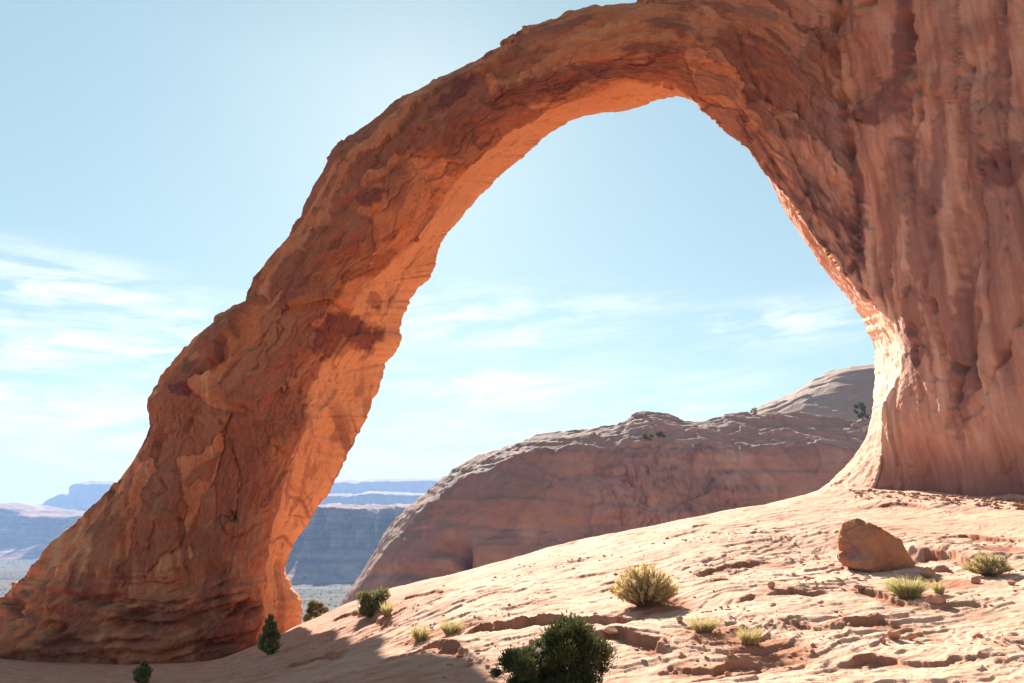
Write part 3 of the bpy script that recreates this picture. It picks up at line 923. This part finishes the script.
# ------------------------------------------------------------------ the fin behind and its dome
FT = np.array([(318, 640), (335, 612), (352, 588), (372, 556), (395, 520), (412, 503), (430, 488), (450, 476), (470, 465), (500, 450), (520, 441), (545, 431), (575, 428), (600, 425), (615, 424), (632, 415), (655, 411),
               (672, 414), (690, 419), (720, 417), (745, 411), (762, 413), (775, 416), (800, 417), (850, 419), (900, 419), (960, 418), (1100, 420), (1300, 440)], float)
FMID = np.array([(318, 660), (335, 630), (372, 570), (412, 515), (450, 490), (500, 466), (545, 448), (575, 446), (600, 450), (640, 445), (680, 447), (720, 449), (780, 450), (830, 452), (870, 455), (960, 450), (1300, 470)], float)
nu, n1, n2, n3 = 760, 230, 90, 40
u = np.linspace(318, 1300, nu)
vt_ = cr(FT[:, 0], FT[:, 1], u); vm_ = np.interp(u, FMID[:, 0], FMID[:, 1])
endr = np.sqrt(np.clip(1 - ((u - 318) / 250), 0, 1))        # the rounded left end
end2 = 1 - np.sqrt(np.clip(1 - (np.clip(1 - (u - 318) / 230, 0, 1)) ** 2, 0, 1))
Yb_, Ym_ = 128 + 42 * end2, 152 + 24 * end2
Yt_ = 170 + 8 * end2
bot = P(u, vm_, Ym_)
rows = []
f = np.linspace(0, 1, n1)[None]
zb = FLOOR - 2
# face: from the foot up to the edge of the cliff, bulging like a loaf
zf = zb + (bot[:, None, 2] - zb) * f
yf = Yb_[:, None] + (Ym_ - Yb_)[:, None] * (0.25 * f + 0.75 * f ** 3.5)
a_u = bot[:, None, 0] / Ym_[:, None]
fp = st(a_u * yf, yf, zf)
f2 = np.linspace(0, 1, n2 + 1)[None, 1:]
tp = P(u, vt_, Yt_)
bp = bot[:, None] * (1 - f2[..., None]) + tp[:, None] * f2[..., None]
bp[..., 2] += 0.6 * np.sin(np.pi * f2)
f3 = np.linspace(0, 1, n3 + 1)[None, 1:]
bk = tp[:, None] * np.ones((1, n3, 1))
bk[..., 1] = tp[:, None, 1] + 70 * f3
bk[..., 2] = tp[:, None, 2] - 45 * f3 ** 1.8
bk[..., 0] = tp[:, None, 0] + 6 * f3 * np.clip((u[:, None] - 300) / 400, 0, 1)
Fv = np.concatenate([fp, bp, bk], 1)
Nf = grid_normals(Fv)
if Nf[nu // 2, n1 // 2, 1] > 0: Nf = -Nf
face_m = np.concatenate([np.ones((1, n1)), np.zeros((1, n2 + n3))], 1) * np.ones((nu, 1))
x, y, z = Fv[..., 0], Fv[..., 1], Fv[..., 2]
U2 = u[:, None] * np.ones_like(x)
dd = 2.2 * fbm(Fv * 0.035, 4, 401) + 0.8 * fbm(Fv * 0.16, 4, 402)
bz = z + 1.5 * fbm(Fv * 0.03, 3, 403) + 0.02 * x
dd += 1.6 * terrace(fbm(st(bz * 0.11, x * 0.006, y * 0.006), 4, 404), 5, 0.2)
dd += face_m * (1.1 * terrace(fbm(st(x * 0.07, z * 0.02, y * 0.02), 4, 405), 4, 0.2) * sstep(480, 560, U2))
bench = 1 - face_m
dd += bench * 0.9 * terrace(fbm(st(x * 0.035, y * 0.12, z * 0.1), 4, 406), 5, 0.2) * sstep(520, 600, U2)
# the alcove low on the left of the face
vpx = CY - FPX * ((z * CT - y * ST) / (y * CT + z * ST))
upx = CX + FPX * x / (y * CT + z * ST)
alc = np.exp(-(((upx - 463) / 7) ** 2 + ((vpx - 556) / 13) ** 2)) + 0.5 * np.exp(-(((upx - 448) / 16) ** 2 + ((vpx - 548) / 8) ** 2))
dd -= 7.0 * alc * face_m
dd -= 1.4 * np.exp(-((vpx - 573 + 4 * fbm(Fv * 0.05, 2, 409)) / 5) ** 2) * face_m * (upx < 620)
w6 = fbm(Fv * 0.2, 3, 415)
f6h, f6c, f6r = facets(st(x * 0.13 + 0.3 * w6, bz * 0.16, y * 0.10), 416, 0.5, 0.8)
dd += (0.9 * f6h - 0.25 * f6c) * (0.35 + 0.65 * sstep(470, 600, U2)) * (1 - 0.45 * bench) + 0.22 * fbm(Fv * 0.5, 3, 417)
dd *= 0.35 + 0.65 * sstep(330, 440, U2)
Fv = Fv + Nf * dd[..., None]
streak = 0.6 * np.exp(-((upx - 636) / 26) ** 2 - ((vpx - 484) / 17) ** 2) + 0.45 * np.exp(-((upx - 742) / 20) ** 2 - ((vpx - 490) / 22) ** 2) + 0.7 * sstep(560, 640, upx) * face_m * sstep(0.0, 0.3, fbm(st(x * 0.02, z * 0.03, 0 * x), 3, 411) + 0.15)
palef = np.maximum(0.5 * sstep(0.2, 0.45, fbm(Fv * 0.05, 4, 412)), 0.25 * bench)
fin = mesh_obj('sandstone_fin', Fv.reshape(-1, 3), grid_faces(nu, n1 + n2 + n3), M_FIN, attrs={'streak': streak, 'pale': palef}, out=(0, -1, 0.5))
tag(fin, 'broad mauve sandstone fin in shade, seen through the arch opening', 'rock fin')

# dome: a rounded mound on the far right of the fin
nd = 300
a = np.linspace(-1, 1, nd)
DX, DY = np.meshgrid(a, a, indexing='ij')
dc = P(930, 420, 250)
rxx, ryy = 74.0, 46.0
r2 = DX ** 2 + DY ** 2
px, py = dc[0] + DX * rxx, dc[1] + DY * ryy
hgt = 27.0 * np.clip(1 - np.abs(r2) ** 1.05, -0.6, 1)
p3 = st(px, py, hgt)
hgt = hgt + 1.8 * fbm(p3 * 0.05, 4, 421) + 2.4 * terrace(fbm(st(px * 0.03 + py * 0.02, hgt * 0.1, py * 0.03), 4, 422), 4, 0.25)
dome = mesh_obj('sandstone_dome', st(px, py, dc[2] - 7 + hgt).reshape(-1, 3), grid_faces(nd, nd), M_FIN,
                attrs={'streak': np.zeros(nd * nd), 'pale': np.full(nd * nd, 0.6)}, out=(0, 0, 1))
tag(dome, 'pale rounded sandstone dome rising behind the fin, beside the buttress', 'rock dome')

# ------------------------------------------------------------------ boulder and stones
def ico(sub):
    import bmesh
    bm = bmesh.new()
    bmesh.ops.create_icosphere(bm, subdivisions=sub, radius=1.0)
    v = np.array([q.co[:] for q in bm.verts]); f_ = np.array([[q.index for q in fc.verts] for fc in bm.faces])
    bm.free()
    return v, f_


# outline of the block (metres, facing the camera), given depth by a rounded section and flat cuts
bc, _ = ground_at(876, 573)
v, f_ = ico(6)
ou = np.array([(180, 105), (215, 100), (250, 105), (330, 140), (400, 190), (440, 250), (465, 300), (458, 342), (380, 366), (300, 368), (170, 352), (112, 318), (99, 295), (106, 270), (128, 255), (119, 190), (130, 150), (155, 120)], float) / 5.02 * 0.90
k_ = (bc.y + 0.9) / FPX
oc = np.array((57.0, 49.0)) * 0.90
op = (ou - oc) * (1, -1) * k_
phi_o = np.arctan2(op[:, 1], op[:, 0]); ordr = np.argsort(phi_o)
r_o = np.hypot(op[:, 0], op[:, 1])[ordr]; phi_o = phi_o[ordr]
phi_o = np.concatenate([phi_o[-1:] - 2 * np.pi, phi_o, phi_o[:1] + 2 * np.pi]); r_o = np.concatenate([r_o[-1:], r_o, r_o[:1]])
phi = np.arctan2(v[:, 2], v[:, 0])
rho = (1 - np.abs(v[:, 1]) ** 2.2).clip(0, 1) ** 0.46
rad = np.interp(phi, phi_o, r_o)
w = np.stack([rad * np.cos(phi) * rho, v[:, 1] * 1.25, rad * np.sin(phi) * rho], -1)
for nrm, dcut in (((-0.62, -0.78, 0.10), 0.86), ((0.30, -0.90, 0.32), 0.78), ((0.1, -0.95, -0.3), 0.86), ((-0.5, -0.6, 0.62), 0.90), ((0.75, -0.5, 0.45), 1.08)):
    nn = np.array(nrm, float); nn /= np.linalg.norm(nn)
    w = w - nn * (np.maximum(w @ nn - dcut, 0) * 0.92)[:, None]
hol = np.exp(-(((w[:, 0] + 0.95) / 0.30) ** 2 + ((w[:, 2] + 0.12) / 0.26) ** 2)) * (w[:, 1] < 0.3)
w[:, 1] += 0.30 * hol
w = w * (1 + 0.05 * fbm(w * 1.3 + 3, 4, 501) + 0.05 * terrace(fbm(w * 1.6, 3, 503), 4, 0.15) + 0.10 * facets(w * 1.2, 505, 0.6, 0.7)[0] + 0.04 * facets(w * 3.2, 506, 0.6, 0.7)[0] + 0.02 * fbm(w * 6, 4, 502))[:, None]
w[:, 2] -= w[:, 2].min() + 0.10
vn = np.exp(-(((w[:, 0] + 0.85) / 0.5) ** 2 + ((w[:, 2] - 0.85) / 0.42) ** 2)) * (w[:, 1] < 0) * (0.7 + 0.9 * fbm(w * 2.4, 3, 504))
o = mesh_obj('boulder', w, f_, M_BOULD, attrs={'varnish': np.clip(vn * 1.2, 0, 0.8)})
bl_ = P(876.5, 573, bc.y + 0.9)
o.location = Vector((bl_[0], bc.y + 0.9, ground_z(bl_[0], bc.y + 0.9) - 0.16))
tag(o, 'large angular orange boulder resting on the sunlit slickrock near the buttress', 'boulder')


def stone(u, v, size, seed, label, flat=0.6, group=None, mat=None):
    g, _ = ground_at(u, v)
    vv, ff = ico(3)
    r_ = np.random.default_rng(seed)
    ww_ = vv.copy()
    for _k in range(7):
        nn = r_.normal(size=3); nn /= np.linalg.norm(nn)
        over = np.maximum(ww_ @ nn - r_.uniform(0.55, 0.8), 0)
        ww_ -= nn * over[:, None]
    ww_ *= (1 + 0.16 * fbm(ww_ * 1.5 + seed, 3, 510))[:, None]
    ww_ *= np.array((1.0, r_.uniform(0.7, 0.95), flat)) * size
    ww_[:, 2] -= ww_[:, 2].min() + 0.12 * size
    o = mesh_obj('loose_stone', ww_, ff, mat or M_STONE, attrs={'varnish': np.zeros(len(ww_))}, smooth=False)
    o.location = g
    o.rotation_euler.z = r_.uniform(0, 6)
    tag(o, label, 'stone', group or 'loose stones on the slickrock')
    return o


for k, (u, v, px_, fl_, lab) in enumerate((
    (936, 603, 10, .55, 'flat reddish stone below the small straw tuft beside the boulder'),
    (928, 577, 8, .7, 'pale stone at the right foot of the boulder'),
    (941, 571, 9, .5, 'slab-like stone lying in the boulder shadow, nearest the straw brush clump'),
    (772, 588, 4, .9, 'small dark red stone on bare rock between rabbitbrush and boulder'),
    (894, 640, 7, .8, 'angular stone in the lower right foreground, largest of its scatter'),
    (883, 643, 4, .8, 'little stone just left of the largest lower right stone'),
    (912, 640, 5, .7, 'small stone just right of the largest lower right stone'),
    (975, 583, 5, .7, 'small stone under the front edge of the domed brush clump'),
    (1012, 585, 4, .7, 'small stone by the right edge of the photo below the domed brush clump'),
    (860, 590, 6, .4, 'low flat stone on the slope just below the boulder'),
    (680, 622, 5, .6, 'brown stone in the dark soil right under the rabbitbrush'),
    (612, 634, 9, .45, 'flat slab on the ledge between the big juniper and the rabbitbrush'),
    (732, 655, 4, .7, 'small stone in front of the lowest straw tuft'))):
    g, _ = ground_at(u, v)
    stone(u, v, px_ * g.y / FPX, 600 + k, lab, fl_)

# chips of broken rock strewn over the near slope, far too many to count
npb = 5200
pr_ = 13 + 27 * rng.random(npb) ** 1.3
pa_ = np.radians(rng.uniform(-8, 38, npb))
pbx, pby = np.sin(pa_) * pr_, np.cos(pa_) * pr_
keep = (fbm(st(pbx * 0.28, pby * 0.28, 0 * pbx + 8), 4, 521) + 0.05 * rng.normal(size=npb)) > 0.06
pbx, pby = pbx[keep], pby[keep]
_u = rng.uniform(850, 1040, 420)
_b = np.array([(870, 491), (905, 494), (960, 497), (1024, 500), (1045, 501)], float)
_v = np.interp(_u, _b[:, 0], _b[:, 1]) + 1.5 + 7 * rng.random(420) ** 2
_q = np.array([base_at(u_, v_) for u_, v_ in zip(_u, _v)])
pbx, pby = np.concatenate([pbx, _q[:, 0]]), np.concatenate([pby, _q[:, 1]])
npb = len(pbx)
pbz = bil(np.degrees(np.arctan2(pbx, pby)), np.hypot(pbx, pby)) + ground_detail(pbx, pby)[0]
v0, f0 = ico(1)
psz = 0.018 + 0.075 * rng.random(npb) ** 3.2
psz[-420:] *= 2.2
vv_ = v0[None] * rng.uniform(0.55, 1.25, (npb, len(v0), 1)) * (psz[:, None, None] * np.stack([rng.uniform(0.8, 1.5, npb), rng.uniform(0.7, 1.2, npb), rng.uniform(0.4, 0.8, npb)], -1)[:, None])
vv_ = vv_ + st(pbx, pby, pbz + psz * 0.2)[:, None]
o = mesh_obj('pebbles', vv_.reshape(-1, 3), (f0[None] + np.arange(npb)[:, None, None] * len(v0)).reshape(-1, 3), M_STONE, smooth=False)
tag(o, 'scatter of small reddish rock chips on the sunlit slickrock', 'pebbles', None, 'stuff')

# ------------------------------------------------------------------ plants
def quads(c, d, side, ln, wd):
    """leaf quads: centres c, along d, across side"""
    a = c - d * ln[:, None] * 0.5
    b_ = c + d * ln[:, None] * 0.5
    s_ = side * wd[:, None] * 0.5
    V = np.stack([a - s_, a + s_, b_ + s_ * 0.35, b_ - s_ * 0.35], 1).reshape(-1, 3)
    return V, np.arange(len(V)).reshape(-1, 4)


def unit(n):
    v = rng.normal(size=(n, 3))
    return v / np.linalg.norm(v, axis=1, keepdims=True)


def tube(pts, rad, nseg=7):
    pts = np.array(pts, float); rad = np.array(rad, float)
    tg = np.gradient(pts, axis=0); tg /= np.linalg.norm(tg, axis=1, keepdims=True) + 1e-9
    ref = np.array((0.3, 0.9, 0.1))
    s1 = np.cross(tg, ref); s1 /= np.linalg.norm(s1, axis=1, keepdims=True) + 1e-9
    s2 = np.cross(tg, s1)
    an = np.linspace(0, 2 * np.pi, nseg, endpoint=False)
    V = pts[:, None] + rad[:, None, None] * (np.cos(an)[None, :, None] * s1[:, None] + np.sin(an)[None, :, None] * s2[:, None])
    return V.reshape(-1, 3), grid_faces(len(pts), nseg, True)


def join(parts):
    V, F, o = [], [], 0
    for v_, f2_ in parts:
        V.append(v_); F.append(f2_ + o); o += len(v_)
    return np.concatenate(V), np.concatenate(F)


def juniper(name, loc, h, wd, label, cat, leaf_mat, clumps, nleaf, leaf, lean=0.0, group=None, shape='round'):
    t_ = empty(name, loc)
    tag(t_, label, cat, group)
    cl = []
    limbs = []
    # trunk with limbs reaching to the clumps
    trunk = [(0, 0, -0.15 * h), (0.02 * wd + lean * 0.1 * h, 0, 0.12 * h), (lean * 0.3 * h, 0.02 * wd, 0.35 * h), (lean * 0.6 * h, 0, 0.62 * h), (lean * 0.9 * h, 0, 0.86 * h)]
    limbs.append(tube(trunk, np.array((0.055, 0.045, 0.034, 0.02, 0.006)) * h))
    for k in range(clumps):
        f = (k + 0.5) / clumps
        zz = h * (0.10 + 0.82 * f)
        if shape == 'column':
            rad = wd * 0.5 * (0.45 + 0.7 * min(1, 3 * f)) * max(0.08, 1 - max(0, f - 0.25) * 1.25)
        else:
            rad = wd * 0.5 * math.sqrt(max(0.05, 1 - ((f - 0.42) / 0.62) ** 2))
        an = k * 2.399 + rng.uniform(-0.5, 0.5)
        rr_ = rad * rng.uniform(0.25, 1.0)
        c = np.array((math.cos(an) * rr_ + lean * zz, math.sin(an) * rr_, zz))
        cr_ = wd * rng.uniform(0.09, 0.20) * (1.1 * (1.15 - 0.75 * f) if shape == 'column' else 1)
        cl.append((c, cr_))
        b0 = np.array((lean * zz * 0.4, 0, max(0.05 * h, zz - rr_ * 0.9)))
        if k % 2 == 0 or shape == 'round':
            limbs.append(tube([b0, (b0 + c) / 2 + (0, 0, -0.03 * h), c], np.array((0.018, 0.012, 0.004)) * h, 5))
    V, F = join(limbs)
    mesh_obj('trunk', V, F, M_BARK, t_)
    cs, cw = np.array([c for c, _ in cl]), np.array([r_ for _, r_ in cl])
    idx = rng.choice(len(cl), nleaf, p=cw ** 2 / (cw ** 2).sum())
    dirs = unit(nleaf)
    rad = cw[idx] * rng.random(nleaf) ** 0.42 * (1 + (0.5 if shape == 'column' else 0.24) * rng.normal(size=nleaf).clip(-1, 1.6))
    dirs[:, 2] *= 0.85
    pos = cs[idx] + dirs * rad[:, None]
    d_ = dirs + (0, 0, 0.9) + 0.5 * unit(nleaf)
    d_ /= np.linalg.norm(d_, axis=1, keepdims=True)
    sd = np.cross(d_, unit(nleaf)); sd /= np.linalg.norm(sd, axis=1, keepdims=True) + 1e-9
    V, F = quads(pos, d_, sd, leaf * rng.uniform(0.7, 1.7, nleaf), leaf * rng.uniform(0.35, 0.7, nleaf))
    tone = np.repeat(np.clip(0.5 * rng.random(nleaf) + 0.5 * rng.random(len(cl))[idx], 0, 1), 4)
    mesh_obj('crown', V, F, leaf_mat, t_, {'tone': tone}, smooth=False)
    return t_


def bush(name, loc, h, wd, label, cat, mat, nstem, nleaf, leaf, group=None, part='foliage', spread=1.0):
    t_ = empty(name, loc)
    tag(t_, label, cat, group)
    V, T = [], []
    tips, mids = [], []
    for k in range(nstem):
        an = rng.uniform(0, 2 * np.pi); ph = spread * 1.35 * math.sqrt(rng.random())
        ln = h * rng.uniform(0.72, 1.05) / max(0.6, math.cos(ph * 0.55))
        d_ = np.array((math.cos(an) * math.sin(ph), math.sin(an) * math.sin(ph), math.cos(ph)))
        d_[:2] *= wd / h * 0.43
        b0 = np.array((math.cos(an), math.sin(an), 0)) * wd * 0.06 * rng.random()
        p1 = b0 + d_ * ln * 0.5 + (0, 0, -0.03 * h)
        p2 = b0 + d_ * ln * 0.98 + (0, 0, 0.05 * h * rng.random())
        V.append(tube([b0 - (0, 0, 0.06 * h), p1, p2], np.array((0.013, 0.008, 0.003)) * h, 4))
        tips.append((p1, p2))
    Vs, Fs = join(V)
    mesh_obj('stems', Vs, Fs, M_STEM, t_, {'tone': rng.random(len(Vs))})
    tp_ = np.array(tips)
    idx = rng.integers(0, nstem, nleaf)
    fr = rng.random(nleaf) ** 0.6
    base = tp_[idx, 0] * (1 - fr)[:, None] + tp_[idx, 1] * fr[:, None]
    pos = base + unit(nleaf) * h * 0.075 * rng.random(nleaf)[:, None]
    d_ = (tp_[idx, 1] - tp_[idx, 0]); d_ /= np.linalg.norm(d_, axis=1, keepdims=True)
    d_ = d_ + 0.45 * unit(nleaf); d_ /= np.linalg.norm(d_, axis=1, keepdims=True)
    sd = np.cross(d_, unit(nleaf)); sd /= np.linalg.norm(sd, axis=1, keepdims=True) + 1e-9
    Vq, Fq = quads(pos, d_, sd, leaf * rng.uniform(0.7, 1.6, nleaf), leaf * rng.uniform(0.12, 0.26, nleaf))
    tone = np.repeat(np.clip(0.65 * fr + 0.45 * rng.random(nleaf) - 0.05, 0, 1), 4)
    mesh_obj(part, Vq, Fq, mat, t_, {'tone': tone}, smooth=False)
    return t_


def tuft(name, loc, h, wd, label, cat, mat, nbl, group=None):
    """a clump of bent grass blades"""
    an = rng.uniform(0, 2 * np.pi, nbl); ph = 1.0 * np.sqrt(rng.random(nbl))
    rb = wd * 0.22 * np.sqrt(rng.random(nbl))
    b0 = np.stack([np.cos(an) * rb, np.sin(an) * rb, np.full(nbl, -0.04 * h)], -1)
    ln = h * rng.uniform(0.55, 1.15, nbl)
    d1 = np.stack([np.cos(an) * np.sin(ph) * wd / h * 0.34, np.sin(an) * np.sin(ph) * wd / h * 0.34, np.cos(ph * 0.8)], -1) + 0.18 * unit(nbl)
    m = b0 + d1 * (ln * 0.55)[:, None]
    e = m + (d1 + np.stack([np.cos(an) * 0.35, np.sin(an) * 0.35, np.full(nbl, -0.35)], -1) * rng.random(nbl)[:, None]) * (ln * 0.5)[:, None]
    sd = np.cross(d1, unit(nbl)); sd /= np.linalg.norm(sd, axis=1, keepdims=True) + 1e-9
    w_ = (0.012 * h * rng.uniform(0.7, 1.5, nbl))[:, None]
    V = np.stack([b0 - sd * w_, b0 + sd * w_, m - sd * w_, m + sd * w_, e - sd * w_ * 0.3, e + sd * w_ * 0.3], 1).reshape(-1, 3)
    k = np.arange(nbl)[:, None] * 6
    F = np.concatenate([k + np.array([[0, 1, 3, 2]]), k + np.array([[2, 3, 5, 4]])])
    o = mesh_obj(name, V, F, mat, None, {'tone': np.repeat(rng.random(nbl), 6)}, smooth=False)
    o.location = loc
    tag(o, label, cat, group)
    return o


def at(u, v, y0=12, y1=60):
    return ground_at(u, v, y0, y1)[0]


def px(loc, n):
    return n * (loc.y * CT + loc.z * ST) / FPX


# the big juniper at the bottom edge: its foot is below the frame
rx, ry, rz = ray(572, 700)
jl = Vector((float(rx / ry) * 17.2, 17.2, 0)); jl.z = ground_z(jl.x, jl.y)
juniper('juniper_tree', jl, px(jl, 66), px(jl, 74), 'dense dark green juniper at the bottom edge of the photo', 'juniper', M_JUN, 46, 20000, 0.055)
j2 = Vector((float(ray(527, 700)[0] / ray(527, 700)[1]) * 17.0, 17.0, 0)); j2.z = ground_z(j2.x, j2.y)
juniper('juniper_shrub', j2, px(j2, 43), px(j2, 64), 'low dark juniper bush against the left side of the tall dark juniper', 'juniper', M_JUN, 20, 12000, 0.05)

g = at(645, 606)
bush('rabbitbrush', g, px(g, 40), px(g, 62), 'rounded olive rabbitbrush standing alone on the sunlit slickrock', 'shrub', M_RAB, 220, 5200, px(g, 5.5))
g = at(704, 632); tuft('grass_tuft', g, px(g, 15), px(g, 32), 'straw yellow grass tuft right beside the soil under the rabbitbrush', 'grass', M_GRASS, 900, 'dry grass tufts')
g = at(750, 643); tuft('grass_tuft', g, px(g, 15), px(g, 30), 'straw tuft below and right of the rabbitbrush, between it and the boulder', 'grass', M_GRASS, 800, 'dry grass tufts')
g = at(908, 596); tuft('grass_tuft', g, px(g, 18), px(g, 42), 'yellow green grass tuft directly below the boulder', 'grass', M_GREEN, 1300, 'dry grass tufts')
g = at(939, 594); tuft('grass_tuft', g, px(g, 13), px(g, 16), 'small straw tuft right of the yellow green one below the boulder', 'grass', M_GRASS, 380, 'dry grass tufts')
g = at(420, 640); tuft('grass_tuft', g, px(g, 15), px(g, 22), 'brownish grass tuft at the edge of the arch shadow, left of the brighter tuft', 'grass', M_GRASS, 500, 'dry grass tufts')
g = at(451, 634); tuft('grass_tuft', g, px(g, 15), px(g, 26), 'bright yellow grass tuft near the arch shadow, left of the big juniper', 'grass', M_GRASS, 600, 'dry grass tufts')
g = at(387, 616); tuft('grass_tuft', g, px(g, 14), px(g, 14), 'tan grass tuft at the right foot of the crest juniper bush', 'grass', M_GRASS, 350, 'dry grass tufts')
g = at(989, 576); bush('brush_clump', g, px(g, 21), px(g, 40), 'domed straw coloured brush clump right of the boulder', 'shrub', M_GREYB, 160, 3600, px(g, 4))
g = at(370, 616); juniper('juniper_shrub', g, px(g, 22), px(g, 40), 'dark green juniper bush on the sunlit crest beside the arch shadow', 'juniper', M_JUNFAR, 22, 5200, px(g, 2.6), 0.25)
g = at(268, 655); juniper('juniper_tree', g, px(g, 41), px(g, 20), 'narrow upright juniper standing against the foot of the left arch leg', 'juniper', M_JUNFAR, 40, 2800, px(g, 3.4), 0, None, 'column')
g = at(141, 684, 20, 60); juniper('juniper_tree', g, px(g, 24), px(g, 16), 'small juniper in shade at the bottom left, its foot cut by the frame', 'juniper', M_JUNFAR, 30, 1800, px(g, 3.4), 0, None, 'column')
g = Vector(P(315, 630, 56)); juniper('juniper_shrub', g, px(g, 27), px(g, 24), 'juniper bush half hidden behind the crest, between arch leg and fin', 'juniper', M_JUNFAR, 18, 4000, px(g, 2.4))


def drop_on(V, u_, v_):
    """nearest vertex of a rock surface to a pixel, front side"""
    f_ = V.reshape(-1, 3)
    dep = f_[:, 1] * CT + f_[:, 2] * ST
    uu = CX + FPX * f_[:, 0] / dep; vv = CY - FPX * (f_[:, 2] * CT - f_[:, 1] * ST) / dep
    k = np.argmin((uu - u_) ** 2 + (vv - v_) ** 2 + 0.02 * dep)
    return Vector(f_[k])


g = drop_on(Fv, 863, 419); juniper('juniper_tree', g, px(g, 17), px(g, 14), 'dark juniper on the fin bench, just left of the buttress', 'juniper', M_JUN, 12, 1500, px(g, 1.6))
g = drop_on(Fv, 754, 412); juniper('juniper_shrub', g, px(g, 6), px(g, 9), 'tiny bush breaking the skyline of the fin', 'juniper', M_JUNFAR, 6, 240, px(g, 1.2))
g = drop_on(Fv, 645, 440); juniper('juniper_shrub', g, px(g, 6), px(g, 14), 'left one of two dark bushes on the ledge of the fin', 'juniper', M_JUN, 8, 500, px(g, 1.3), 0, 'bushes on the fin ledge')
g = drop_on(Fv, 661, 437); juniper('juniper_shrub', g, px(g, 5), px(g, 9), 'right one of two dark bushes on the ledge of the fin', 'juniper', M_JUN, 8, 400, px(g, 1.3), 0, 'bushes on the fin ledge')

# scrub on the valley floor, far too many to count
ns = 9000
rr_ = np.sqrt(rng.uniform(420 ** 2, 2300 ** 2, ns)); aa = np.radians(rng.uniform(-42, 0, ns))
sxx, syy = np.sin(aa) * rr_, np.cos(aa) * rr_
v0, f0 = ico(1)
sz = rng.uniform(0.3, 1.1, ns)
szz = FLOOR + 3.5 * fbm(st(sxx * 0.004, syy * 0.004, 0 * sxx), 4, 201) - 0.3
VV = (v0[None] * (sz[:, None, None] * np.array((1.2, 1.2, 0.8))) * rng.uniform(0.7, 1.3, (ns, len(v0), 1)) + st(sxx, syy, szz)[:, None])
FF = (f0[None] + np.arange(ns)[:, None, None] * len(v0)).reshape(-1, 3)
o = mesh_obj('desert_scrub', VV.reshape(-1, 3), FF, M_JUNFAR, None, {'tone': np.repeat(rng.random(ns) * 0.6, len(v0))}, smooth=False)
tag(o, 'dark dots of desert scrub covering the valley floor', 'scrub', None, 'stuff')

# ------------------------------------------------------------------ haze: one closed box of air
hm = bpy.data.materials.new('desert_haze'); t = NT(hm)
pv = t.node('ShaderNodeVolumePrincipled')
pv.inputs['Color'].default_value = (0.36, 0.58, 1.0, 1)
pv.inputs['Density'].default_value = 2.0e-4
pv.inputs['Anisotropy'].default_value = 0.0
ho = t.node('ShaderNodeOutputMaterial')
t.l.new(pv.outputs[0], ho.inputs['Volume'])
hx0, hx1, hy0, hy1, hz0, hz1 = -5600, 5600, -5600, 5600, -68, 330
hv = [(x_, y_, z_) for x_ in (hx0, hx1) for y_ in (hy0, hy1) for z_ in (hz0, hz1)]
hf = [(0, 1, 3, 2), (4, 6, 7, 5), (0, 4, 5, 1), (2, 3, 7, 6), (0, 2, 6, 4), (1, 5, 7, 3)]
hz_o = mesh_obj('haze', hv, hf, hm, smooth=False)
tag(hz_o, kind='stuff')

# ------------------------------------------------------------------ camera, render
cam = bpy.data.cameras.new('camera')
cam.sensor_width = 36.0
cam.lens = FPX / 1024 * 36.0
cam.clip_start = 0.05
cam.clip_end = 30000
co = bpy.data.objects.new('camera', cam)
co.rotation_euler = (math.pi / 2 + TILT, 0, 0)
COL.objects.link(co)
SC.camera = co
SC.render.engine = 'CYCLES'
SC.view_settings.view_transform = 'Standard'
SC.view_settings.look = 'None'
SC.view_settings.gamma = 1.0
SC.view_settings.use_curve_mapping = False
SC.view_settings.exposure = 1.85
SC.cycles.max_bounces = 6
SC.cycles.diffuse_bounces = 5
SC.cycles.volume_bounces = 1
SC.cycles.use_denoising = True
